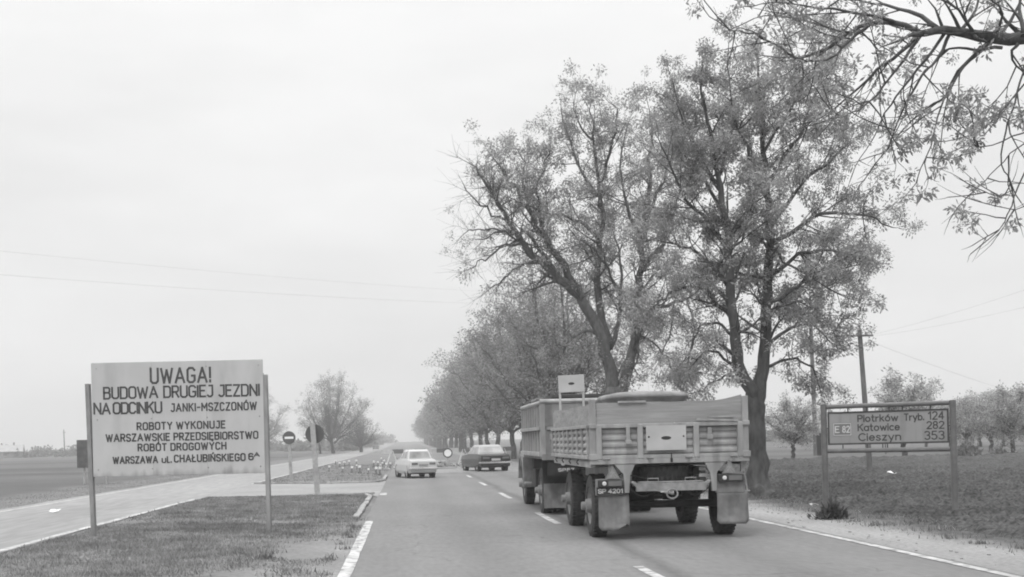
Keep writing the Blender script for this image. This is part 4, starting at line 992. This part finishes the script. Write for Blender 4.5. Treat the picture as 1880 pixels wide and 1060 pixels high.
    rf = random.Random(4)
    for s in (-1, 1):
        m = MB(); nx_, nz_ = 6, 10; zt_, zb_ = (.70, .16) if s < 0 else (.70, .22)
        V = []
        for j in range(nz_ + 1):
            for i in range(nx_ + 1):
                x = (i / nx_ - .5) * .46; z = zt_ + (zb_ - zt_) * j / nz_
                if j == nz_ and i in (0, nx_): x *= .82
                if j == nz_ and s < 0 and i > 3: z += .04 * (i - 3)
                V.append((s * .90 + x + (.05 if s < 0 else .03) * (1), .0 + .035 * math.sin(x * 9 + j * .4) * (j / nz_) - .02 * (j / nz_), z))
        Fc = [(j * (nx_ + 1) + i, j * (nx_ + 1) + i + 1, (j + 1) * (nx_ + 1) + i + 1, (j + 1) * (nx_ + 1) + i) for j in range(nz_) for i in range(nx_)]
        m.add(V, Fc); o = m.build('mud_flap', MT['flap'], e, smooth=True); so_ = o.modifiers.new('thick', 'SOLIDIFY'); so_.thickness = .012
    for x in (-hw + .24, -.30, .28, hw - .24):   # hinges below the tailgate
        m = MB(); m.tube([(x - .05, -.065, zd - .012), (x + .05, -.065, zd - .012)], .016, 8); m.box((x, -.062, zd - .045), (.04, .016, .06)); m.build('hinge', MT['truckpaint'], e)
    m = MB(); m.box((.02, -.07, zd - .05), (.03, .03, .06)); m.tube([(.02, -.07, zd + .06), (.02, -.075, zd - .04)], .008, 5); m.build('hook', MT['dark'], e)
    for x0_, x1_ in ((-.62, -.16), (.18, .60)):   # brake hoses and lamp cable sagging under the frame
        m = MB(); m.tube([(x0_ + (x1_ - x0_) * k / 8, -.01, .80 - .13 * math.sin(math.pi * k / 8)) for k in range(9)], .012, 6); m.build('hose', MT['black'], e)
    m = MB(); m.tube([(-.88, .02, .93), (-.70, .06, 1.02), (-.58, .1, .98), (-.3, .12, .92), (.3, .12, .92), (.62, .08, .99), (.9, .02, .93)], .010, 6); m.build('cable', MT['black'], e)
    for y in (1.2, 2.2, 3.2, 4.2):   # rope hooks along the left side
        m = MB(); m.tube([(-hw - .02, y, zd - .03), (-hw - .05, y, zd - .07), (-hw - .02, y, zd - .11)], .012, 6); m.build('rope_hook', MT['dark'], e)
    # side bracket and lamp on the right
    m = MB(); m.tube([(1.12, .05, 1.06), (1.16, .0, .72)], .012, 6); m.tube([(1.03, .0, .71), (1.20, .0, .71)], .012, 6); m.box((1.10, .04, 1.08), (.05, .05, .16)); m.build('marker_bracket', MT['steel'], e)
    # plate on two posts above the headboard
    m = MB(); m.box((0, 0, 0), (.50, .02, .33)); pl = m.build('top_plate', MT['plate'], e, bevel=.003); pl.location = (-.80, Ln + .04, 2.62); pl.rotation_euler = (0, R(-1.5), 0)
    m = MB(); m.lathe([(-.016, .002), (-.0155, .05), (-.011, .055)], 16, 'y'); m.v = [(v[0] * 1.1, v[1], v[2] * .45) for v in m.v]; m.build('emblem', MT['dark'], pl)
    for x in (-1.02, -.57):
        m = MB(); m.tube([(x, Ln + .06, 1.9), (x, Ln + .06, 2.76 if x < -.8 else 2.56)], .022, 8); m.build('plate_post', MT['plate'], e)
    return e
TR = trailer()
def cover():
    m = MB(); rings = []; n = 32
    for (k, z) in ((.96, 1.95), (.96, 2.20), (1.02, 2.235), (1.03, 2.26), (1.01, 2.30), (.95, 2.325), (.85, 2.34), (.4, 2.36), (.05, 2.362)):
        ring = []
        for i in range(n):
            a = 2 * math.pi * i / n; c, s = math.cos(a), math.sin(a); q = (abs(c) ** 5 + abs(s) ** 5) ** (-1 / 5)
            ring.append((q * c * k * .66, q * s * k * 1.1, z + .006 * math.sin(3 * a + k)))
        rings.append(ring)
    m.ring_loft(rings); o = m.build('load_cover', MT['tarp'], None, smooth=True); o.location = (4.16, 21.6, -.015)
    return tag(o, 'round-edged pale hood standing up out of the load in the trailer', 'cover')
cover()

# ------------------------------------------------------------------ TRUCK
def truck():
    e = empty('drop_side_truck', (3.96, 24.75, 0), 0, 'dark grey truck with a tall slatted cargo body pulling the trailer', 'truck')
    hw, Ln, zd, zm, zt = 1.22, 4.0, 1.26, 1.78, 2.30
    for s in (-1, 1):
        x = s * (hw - .03); m = MB()
        m.span((x - .015, .05, zd), (x + .015, Ln, zt - .06)); sp = m.build('side_panel', MT['truckpaint'], e)
        m = MB()
        for i in range(9): m.box((x + s * .035, .10 + i * (Ln - .2) / 8, (zd + zt) / 2 - .03), (.04, .07, zt - zd - .06))
        m.box((x + s * .05, Ln / 2, zm), (.06, Ln, .07)); m.box((x + s * .05, Ln / 2, zd), (.07, Ln, .09)); m.build('side_slats', MT['paint'], sp, bevel=.006)
        m = MB(); m.tube([(x + s * .02, 0, zt), (x + s * .02, Ln, zt)], .05, 8); m.build('top_rail', MT['paint'], e)
        m = MB(); m.box((x, .0, (zd + zt) / 2 - .04), (.10, .09, zt - zd + .05)); m.build('corner_post', MT['paint'], e, bevel=.008)
    m = MB(); m.box((0, -.02, (zd + zm) / 2), (2 * hw - .14, .04, zm - zd)); m.box((0, -.02, (zm + zt) / 2 + .01), (2 * hw - .14, .035, zt - zm - .06)); m.build('tailgate', MT['truckpaint'], e)
    m = MB(); m.tube([(-hw - .02, -.02, zt + .02), (hw + .02, -.02, zt + .02)], .05, 8)
    m.box((0, -.05, zm), (2 * hw - .2, .04, .06)); m.box((-hw + .20, -.05, zd + .35), (.07, .04, .12)); m.build('tail_rail', MT['paint'], e)
    m = MB(); m.box((0, Ln, 1.80), (2 * hw - .12, .05, 1.06)); m.build('headboard', MT['truckpaint'], e)
    m = MB(); m.box((0, Ln / 2, zd - .06), (2 * hw - .04, Ln, .08)); m.box((0, -.03, zd - .06), (2 * hw, .07, .12)); m.build('floor', MT['truckpaint'], e)
    m = MB()
    for s in (-1, 1): m.span((s * .38, -.1, .72), (s * .46, 6.2, .95))
    m.box((0, -.1, .82), (.9, .08, .2)); m.tube([(-.9, 1.1, .5), (.9, 1.1, .5)], .09, 10); m.tube([(-.9, 4.95, .5), (.9, 4.95, .5)], .06, 10); m.box((-.95, 2.6, .72), (.35, .8, .38)); m.build('chassis', MT['dark'], e)
    # narrow cab ahead of the body
    c = MB(); rings = []
    for (z, w, y0, y1) in ((.85, .98, 4.15, 6.0), (1.5, 1.0, 4.12, 6.05), (1.75, .98, 4.12, 6.0), (2.35, .90, 4.2, 5.75), (2.46, .86, 4.25, 5.65)):
        rings.append([(-w, y0, z), (w, y0, z), (w, y1 - .15, z), (w * .85, y1, z), (-w * .85, y1, z), (-w, y1 - .15, z)])
    c.ring_loft(rings); cb = c.build('cab', MT['cabroof'], e, bevel=.03)
    c = MB(); c.box((0, 4.9, 2.50), (1.70, 1.35, .09)); c.build('roof', MT['cabroof'], cb, bevel=.04)
    c = MB(); c.box((0, 4.13, 2.05), (1.2, .02, .36)); c.build('rear_window', MT['glass'], cb)
    for s in (-1, 1):
        c = MB(); c.box((s * .96, 5.0, 2.05), (.03, .8, .40), Matrix.Rotation(R(-7 * s), 3, 'Y')); c.build('window', MT['glass'], cb)
        # mudguard over the front wheel and the step panel behind it
        c = MB(); prof = []
        for k in range(9):
            a = math.pi * k / 8; prof.append((4.95 - .62 * math.cos(a), .62 + .62 * math.sin(a) * .95))
        prof2 = [(4.95 + (y - 4.95) * .92, .62 + (z - .62) * .92) for y, z in prof[::-1]]
        c.prism(prof + prof2, 'x', s * .80, s * 1.20); c.box((s * 1.03, 4.22, .80), (.36, .10, .72)); c.box((s * 1.0, 3.9, .55), (.40, .4, .05)); c.build('mudguard', MT['truckpaint'], e, bevel=.01)
        c = MB(); c.tube([(s * 1.22, 4.26, 1.28), (s * 1.27, 4.26, 1.22), (s * 1.25, 4.26, .95)], .012, 6); c.build('marker_rod', MT['steel'], e)
        wheel(e, s * 1.0, 4.95, .49, .24, s); wheel(e, s * 1.03, 1.1, .49, .22, s); wheel(e, s * .78, 1.1, .49, .22, s, hub=False)
        c = MB(); c.box((s * .88, .32, .40), (.56, .02, .50)); c.build('mud_flap', MT['flap'], e)
        c = MB(); c.box((s * .80, .0, 1.0), (.62, .05, .34)); c.box((s * .88, .32, .90), (.60, .03, .48)); c.build('lamp_board', MT['dark'], e)
    for x in (-.80, -.48):
        q = MB(); q.lathe([(-.05, .003), (-.045, .03), (-.02, .045), (.02, .045)], 14, 'y'); o = q.build('tail_lamp', MT['lens'], e); o.location = (x, -.04, 1.06)
    number_plate(e, (-.74, -.035, .935), "SP57", .36, .11)
    c = MB(); c.box((.05, 2.2, 2.33), (2 * hw - .5, 3.2, .30)); o = c.build('load', MT['dark'], None, bevel=.05); o.location = e.location; tag(o, 'dark load standing just above the top rails of the truck body', 'load')
    return e
truck()

# ------------------------------------------------------------------ CARS
def sedan(loc, yaw, label, body, glass, hwid=.78, Ln=4.1, dark=False, roofm=None):
    e = empty('sedan_car', loc, yaw, label, 'car', 'cars on the road')
    m = MB(); rings = []
    # stations from the tail (y<0) to the nose: y, half width at sill, at waist, z underside, z shoulder
    for (y, wb, w, zb, zt) in ((-.5, .84, .86, .34, .80), (-.488, .90, .94, .27, .86), (-.40, .93, .99, .25, .90), (-.25, .95, 1., .22, .91), (0, .95, 1., .22, .91), (.22, .95, 1., .22, .90), (.40, .93, .98, .24, .84), (.485, .88, .93, .28, .76), (.5, .82, .85, .36, .70)):
        y *= Ln; wb *= hwid; w *= hwid
        rings.append([(-wb, y, zb), (wb, y, zb), (w, y, zb + .14), (w * 1.0, y, (zb + zt) / 2 + .08), (w * .955, y, zt - .02), (w * .82, y, zt), (-w * .82, y, zt), (-w * .955, y, zt - .02), (-w * 1.0, y, (zb + zt) / 2 + .08), (-w, y, zb + .14)])
    m.ring_loft(rings); bd = m.build('body', body, e, bevel=.012)
    # greenhouse
    g = MB(); b0, b1, t0, t1 = -.30 * Ln, .20 * Ln, -.225 * Ln, .06 * Ln; wb, wt, zb, zt = hwid * .86, hwid * .70, .90, 1.33
    def P(x, y, z): return (x, y, z)
    def lerp(t): return (b0 + (t0 - b0) * t, b1 + (t1 - b1) * t, wb + (wt - wb) * t, zb + (zt - zb) * t)
    R0 = []
    for t in (0, .5, .9, 1.0):
        y0, y1, w, z = lerp(t)
        if t == 1.0: z += .04; w *= .9; y0 += .08; y1 -= .10
        R0.append([(-w, y0, z), (w, y0, z), (w, y1, z), (-w, y1, z)])
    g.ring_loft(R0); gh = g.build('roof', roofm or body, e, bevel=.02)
    def pane(name, f, mm):
        q = MB(); q.add(f, [(0, 1, 2, 3)]); o = q.build(name, mm, e); s = o.modifiers.new('thick', 'SOLIDIFY'); s.thickness = .008; s.offset = 0
    ya, yb, wa, za = lerp(.14); yc, yd, wc, zc = lerp(.86)
    pane('rear_window', [(-wa * .88, ya - .012, za), (wa * .88, ya - .012, za), (wc * .88, yc - .012, zc), (-wc * .88, yc - .012, zc)], glass)
    pane('windscreen', [(-wa * .88, yb + .012, za), (wa * .88, yb + .012, za), (wc * .88, yd + .012, zc), (-wc * .88, yd + .012, zc)], glass)
    for s in (-1, 1):
        for u0, u1 in ((.13, .50), (.55, .90)):
            f = [(s * (w + .010), a + (b - a) * u, z) for (a, b, w, z), us in (((ya, yb, wa, za), (u0, u1)), ((yc, yd, wc, zc), (u1 - .02, u0 + .02))) for u in us]
            pane('side_window', f, glass)
    for y, zz in ((-.5, .47), (.5, .47)):
        q = MB(); q.box((0, y * Ln + (-.05 if y < 0 else .05), zz), (hwid * 1.94, .09, .09)); 
        for s in (-1, 1): q.box((s * hwid * .97, y * Ln * .95, zz), (.06, .34, .08))
        q.build('bumper', MT['chrome'], e, bevel=.015)
    for s in (-1, 1):
        q = MB(); q.box((s * hwid * .62, -.5 * Ln - .006, .70), (hwid * .42, .03, .10)); q.build('tail_light', MT['redlens'], e, bevel=.01)
        q = MB(); q.lathe([(.03, .004), (.028, .07), (-.02, .085)], 14, 'y', (s * hwid * .62, .5 * Ln + .0, .60)); q.build('headlight', MT['lens'], e)
        q = MB(); q.box((s * (hwid + .055), .16 * Ln, .95), (.09, .05, .07)); q.build('mirror', MT['chrome'], e)
    q = MB(); q.box((0, -.5 * Ln - .012, .62), (.46, .012, .11)); q.build('number_plate', MT['steel'] if not dark else MT['plate'], e)
    q = MB(); q.box((0, 0, .24), (hwid * 1.7, Ln * .86, .06)); q.build('underside', MT['dark'], e)
    for s in (-1, 1):
        for y in (-.29, .30):
            w = MB(); w.lathe([(-.08, .17), (-.08, .27), (-.06, .30), (.06, .30), (.08, .27), (.08, .17), (-.08, .17)], 22); t = w.build('wheel', MT['rubber'], e, smooth=False); t.location = (s * hwid * .86, y * Ln, .30)
            w = MB(); w.lathe([(s * .02, .005), (s * .075, .06), (s * .05, .12), (s * .082, .175)], 16); w.build('hubcap', MT['steel'], t)
            w = MB(); w.lathe([(-.10, .30), (-.10, .345), (.09, .345), (.09, .30), (-.10, .30)], 22); w.v = [v for v in w.v]; 
            w.build('wheel_arch', MT['dark'], e).location = (s * hwid * .86, y * Ln, .31)
    return e
pw = gd(769, 878); 
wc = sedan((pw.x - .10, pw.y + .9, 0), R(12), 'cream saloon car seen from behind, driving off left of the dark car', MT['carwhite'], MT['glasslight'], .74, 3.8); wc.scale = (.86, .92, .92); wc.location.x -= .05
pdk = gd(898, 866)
sedan((pdk.x - .12, pdk.y + 1.2, 0), R(12), 'dark saloon car with sky sheen painted on its roof and chrome bumper turning left in front of the barrier', MT['cardark'], MT['glasslight'], .82, 4.1, True, MT['carsheen'])
sedan((-8.1, 330, gz(330)), R(2), 'tiny car far off at the end of the left carriageway', MT['cardark'], MT['glass'], .8, 4.1, True)

# ------------------------------------------------------------------ SMALL SIGNS AND POSTS ON THE LEFT
def post_sign(px_top, py_top, base, pw_, disc_px, r, label, front, dt=.0):
    Y = base.y; top = at(px_top, py_top, Y)
    e = empty('round_sign', (base.x, Y, 0), 0, label, 'sign', 'round road signs between the carriageways')
    m = MB(); A_ = Vector((top.x - base.x, 0, top.z)); d = A_; rot = Vector((0, 0, 1)).rotation_difference(d).to_matrix()
    m.box(A_ / 2 + Vector((0, 0, -.1)), (pw_, pw_, A_.length + .2), rot); m.build('post', MT['concrete'], e, bevel=.012)
    c = at(disc_px[0], disc_px[1], Y); y = -.09 if front else .10
    q = MB(); q.lathe([(-.006, .002), (-.006, r), (.006, r), (.006, .002)], 32, 'y'); o = q.build('disc', MT['disc'], e); o.location = (c.x - base.x, y, c.z)
    if front:
        q = MB(); q.box((0, -.011, 0), (r * 1.35, .006, r * .34)); q.build('bar', MT['white'], o)
    q = MB(); q.box((c.x - base.x, y * .6, c.z), (.06, .09, .05)); q.build('bracket', MT['steel'], e)
    return e
post_sign(530, 795, gd(535, 883), .13, (531, 804), .29, 'no-entry disc with white bar facing the camera on a slim pale post', True)
post_sign(574, 778, gd(583, 908), .16, (577.5, 797), .30, 'round sign seen from behind, dark disc on a thick pale concrete post', False)
# dark board behind the left post of the big board
def back_board():
    base = gd(196, 888); Y = base.y
    e = empty('panel_sign', (base.x, Y, 0), R(18), 'dark square sign back peeping out behind the left post of the roadworks board', 'sign')
    m = MB(); m.box((-.65, .0, 1.42), (1.35, .03, 1.3)); m.build('panel', mat('sign_back', .10, .8, .2, 5, 0, None, .2, 2), e)
    m = MB()
    for z in (1.0, 1.85): m.box((-.65, .035, z), (1.3, .04, .06))
    m.build('rail', MT['post'], e)
    for x in (-1.0, .0):
        m = MB(); m.tube([(x, .09, -.1), (x, .09, 2.0)], .045, 8); m.build('post', MT['concrete'], e)
back_board()

# striped marker posts fencing off the median
MKP = []
def marker(p, label):
    if MKP:
        o = copy_tree(MKP[0])
    else:
        o = empty('marker_post', (0, 0, 0)); MKP.append(o)
        m = MB(); m.box((0, 0, .05), (.20, .20, .10)); m.build('base', MT['stripe'], o, bevel=.01)
        m = MB(); m.box((0, 0, .23), (.07, .05, .28)); m.build('stake', MT['stripe'], o)
        m = MB(); m.box((0, 0, .44), (.17, .06, .15)); m.build('head', MT['white'], o, bevel=.01)
    o.location = p; o.rotation_euler = (rr.uniform(-.06, .06), rr.uniform(-.08, .08), rr.uniform(-.5, .5)); k = rr.uniform(.55, .85); o.scale = (k, k, k)
    tag(o, label, 'marker post', 'short striped marker posts before the closed road')
for px, py in [(604, 866), (629, 867), (646, 868), (661, 869), (676, 871), (690, 872), (697, 873)]:
    marker(gd(px, py), 'short dark-based marker post in the front row left of the cream car')
for px, py in [(616, 853), (624, 858), (633, 857), (641, 855), (654, 854), (655, 862), (686, 858), (694, 857), (699, 861), (703, 857), (710, 861), (716, 860), (700, 848), (706, 854)]:
    marker(gd(px, py), 'short white-topped marker post in the scattered rear row beside the cream car')

# barrier across the closed road
def barrier():
    Y = 76.
    e = empty('road_barrier', (2.7, Y, 0), 0, 'long striped plank barrier on trestles across the closed road', 'barrier')
    x0, x1 = at(700, 830, Y).x - 2.7, at(944, 830, Y).x - 2.7; n = 12
    m = MB(); d = (x1 - x0) / n; rings = [[(x0 + d * i, -.025, .92), (x0 + d * i, .025, .92), (x0 + d * i, .025, 1.18), (x0 + d * i, -.025, 1.18)] for i in range(n + 1)]
    m.ring_loft(rings); m.m = [(k // 4) % 2 if k < 4 * n else (0 if k == 4 * n else 1) for k in range(len(m.f))]
    m.build('plank', [MT['barwhite'], MT['stripe']], e)
    for f in (.08, .36, .62, .92):
        x = x0 + (x1 - x0) * f; m = MB()
        for s in (-1, 1): m.tube([(x + s * .05, .03, 1.1), (x + s * .45, s * .35, 0)], .022, 6); m.tube([(x - s * .05, -.06, 1.1), (x - s * .4, -.5, 0)], .022, 6)
        m.build('trestle', MT['barwhite'], e)
    return e
barrier()
def barrier_sign():
    p = at(822, 832, 75.2)
    e = empty('round_sign', (p.x, 75.2, 0), 0, 'white round sign with dark rim standing before the striped barrier', 'sign', 'round road signs between the carriageways')
    m = MB(); m.tube([(0, .05, 0), (0, .05, p.z + .2)], .03, 8); m.build('post', MT['concrete'], e)
    q = MB(); q.lathe([(-.006, .002), (-.006, .30), (.006, .30), (.006, .002)], 30, 'y'); o = q.build('rim', MT['disc'], e); o.location = (0, -.01, p.z)
    q = MB(); q.lathe([(-.012, .002), (-.012, .215), (-.008, .22)], 30, 'y'); q.build('face', MT['white'], o)
barrier_sign()
def rubble():
    m = MB(); r = random.Random(9)
    for i in range(90):
        s = r.uniform(.08, .34); a = Vector((r.gauss(0, 1.3), r.gauss(0, .5), 0)); a.z = max(0, .35 - abs(a.x) * .16 - abs(a.y) * .2) + s * .2
        m.box(a, (s, s * r.uniform(.6, 1.2), s * r.uniform(.4, .8)), Matrix.Rotation(r.uniform(0, 6), 3, 'Z') @ Matrix.Rotation(r.uniform(-.6, .6), 3, 'X'))
    o = m.build('rubble', MT['rubble'], bevel=.02); o.location = (2.1, 72.0, 0)
    return tag(o, 'low heap of broken pale rubble in front of the striped barrier', 'rubble', None, 'stuff')
rubble()

# ------------------------------------------------------------------ POLES AND WIRES
def power_pole(base, top, r, label, stub=False, arm=1.6):
    e = empty('utility_pole', (base.x, base.y, 0), 0, label, 'pole', 'wooden utility poles beyond the verge')
    t = top - Vector((base.x, base.y, 0)); m = MB(); m.tube([(0, 0, -.2), t * .5, t], [r, r * .88, r * .75], 10); p = m.build('mast', MT['pole'], e)
    m = MB(); m.box((t.x, t.y - .1, t.z - .22), (arm, .06, .065)); c = m.build('crossarm', MT['pole'], e)
    for x in (-.45, -.15, .2, .45):
        m = MB(); m.lathe([(0, .01), (.03, .022), (.07, .02), (.09, .005)], 10, 'z', (t.x + x * arm, t.y - .1, t.z - .185)); m.build('insulator', MT['pole'], c)
    if stub:
        m = MB(); m.box((.18, 0, .75), (.30, .30, 1.6)); m.box((.12, 0, 1.6), (.14, .2, .5)); m.build('stub', MT['dark'], e)
    return e
b1 = gd(1598, 871); t1 = at(1578, 606, b1.y)
power_pole(b1, t1, .105, 'leaning wooden pole with a crossarm standing behind the route sign', False, .9)
b2 = gd(1498, 834); b2.y = 84; b2.x = at(1498, 834, 84).x; t2 = at(1488, 585, 84)
power_pole(b2, t2, .16, 'upright pole with a dark stub at its foot, left of the route sign', True, 1.5)
def wire(a, b, sag, r, label, m=None):
    q = MB(); n = 16; P = []
    for i in range(n + 1):
        t = i / n; p = Vector(a).lerp(Vector(b), t); p.z -= sag * 4 * t * (1 - t); P.append(p)
    q.tube(P, r, 4, cap=False); return tag(q.build('overhead_wire', m or MT['wire'], smooth=True), label, 'wire', 'overhead wires')
for px, py, d in ((1592, 612, 0), (1568, 612, .2)): 
    pass
wire(at(1592, 617, b1.y), at(1960, 505, 34), .1, .004, 'thin wire rising right from the leaning pole, uppermost of three', MT['wire'])
wire(at(1586, 620, b1.y), at(1960, 545, 34), .1, .004, 'thin wire rising right from the leaning pole, middle of three', MT['wire'])
wire(at(1592, 625, b1.y), at(1960, 745, 90), .25, .006, 'thin wire falling right from the leaning pole, lowest of three', MT['wire'])
wire(at(-60, 455, 60), at(900, 536, 110), .2, .007, 'faint upper wire crossing the open sky on the left')
wire(at(-60, 500, 60), at(900, 558, 110), .2, .009, 'faint lower wire crossing the open sky on the left')

# stakes in the orchard behind the route sign
for px, py, h, lab in ((1627, 834, 1.3, 'thin stake behind the route sign, right of the leaning pole'), (1659, 838, 1.6, 'thin stake behind the middle of the route sign')):
    p = gd(px, py); m = MB(); m.tube([(0, 0, -.1), (-.04, 0, h * .5), (-.06, 0, h)], .05, 6); o = m.build('stake', MT['pole']); o.location = (p.x, p.y, 0); tag(o, lab, 'stake', 'stakes in the field')

# scraps of paper
def scrap(p, s, label, seed):
    r = random.Random(seed); m = MB(); V = []
    for j in range(3):
        for i in range(4): V.append(((i - 1.5) * s / 3 + r.uniform(-.1, .1) * s, (j - 1) * s * .35 + r.uniform(-.1, .1) * s, r.uniform(.02, .35) * s))
    m.add(V, [(j * 4 + i, j * 4 + i + 1, j * 4 + i + 5, j * 4 + i + 4) for j in range(2) for i in range(3)]); o = m.build('paper_scrap', MT['paper']); o.location = p; so_ = o.modifiers.new('thick', 'SOLIDIFY'); so_.thickness = .004
    tag(o, label, 'litter', 'white paper scraps')
scrap(gd(1637, 871, .12), .34, 'white paper scrap on the soil behind the route sign', 1); scrap(gd(1494, 928, .05), .16, 'white paper scrap on the verge left of the route sign', 2); scrap(gd(101, 941, .02), .24, 'white paper scrap lying on the left carriageway', 3)

# far house and mast on the left horizon
def house():
    Y = 345.; p = at(22, 836, Y)
    e = empty('farm_house', (p.x, Y, gz(Y)), R(12), 'small pale-roofed farmhouse on the far left horizon', 'house')
    m = MB(); m.box((0, 0, 1.0), (6, 5, 2.0)); m.prism([(-2.5, 2.0), (2.5, 2.0), (0, 3.6)], 'x', -2.9, 2.9); w = m.build('wall', MT['wall'], e)
    m = MB()
    for s in (-1, 1): m.add([(-3.3, s * 2.9, 1.78), (3.3, s * 2.9, 1.78), (3.3, 0, 3.72), (-3.3, 0, 3.72)], [(0, 1, 2, 3)])
    rf = m.build('roof', MT['roof'], e); q = rf.modifiers.new('thick', 'SOLIDIFY'); q.thickness = .14
    m = MB(); m.box((.6, .0, 3.9), (.5, .5, .9)); m.build('chimney', MT['wall'], rf)
    for x in (-1.6, 1.4):
        m = MB(); m.box((x, -2.52, 1.1), (.9, .05, .9)); m.build('window', MT['glass'], e)
house()
def mast():
    Y = 340.; p = at(119, 835, Y); m = MB(); top = at(117, 789, Y)
    m.tube([(0, 0, 0), (top.x - p.x, 0, top.z - gz(Y))], [.22, .12], 6); m.box((0, 0, top.z - gz(Y) - .8), (.9, .1, .12)); o = m.build('mast', MT['pole']); o.location = (p.x, Y, gz(Y)); tag(o, 'thin bare mast rising from the far left field edge', 'mast')
mast()

# small stones on the right shoulder
st = MB(); r9 = random.Random(3)
for i in range(170):
    s = r9.uniform(.012, .045); st.box((r9.uniform(6.4, 7.9), r9.uniform(12, 40), s * .15 + .002), (s, s * .8, s * .35), Matrix.Rotation(r9.uniform(0, 6), 3, 'Z'))
tag(st.build('gravel', mat('shoulder_stone', .30, .9, .3, 20)), 'loose stones scattered over the gravel shoulder', 'gravel', None, 'stuff')

# ------------------------------------------------------------------ HAZE
hz = MB(); hz.span((-1000, -90, -1.0), (1000, 1450, 26.0))
hm = bpy.data.materials.new('haze'); hm.use_nodes = True; t = hm.node_tree; t.nodes.clear()
o_ = t.nodes.new('ShaderNodeOutputMaterial'); pv = t.nodes.new('ShaderNodeVolumePrincipled')
pv.inputs['Color'].default_value = (.95, .95, .95, 1); pv.inputs['Density'].default_value = .0012; pv.inputs['Anisotropy'].default_value = .2
t.links.new(pv.outputs[0], o_.inputs['Volume'])
ho = hz.build('haze', hm); tag(ho, kind='stuff')
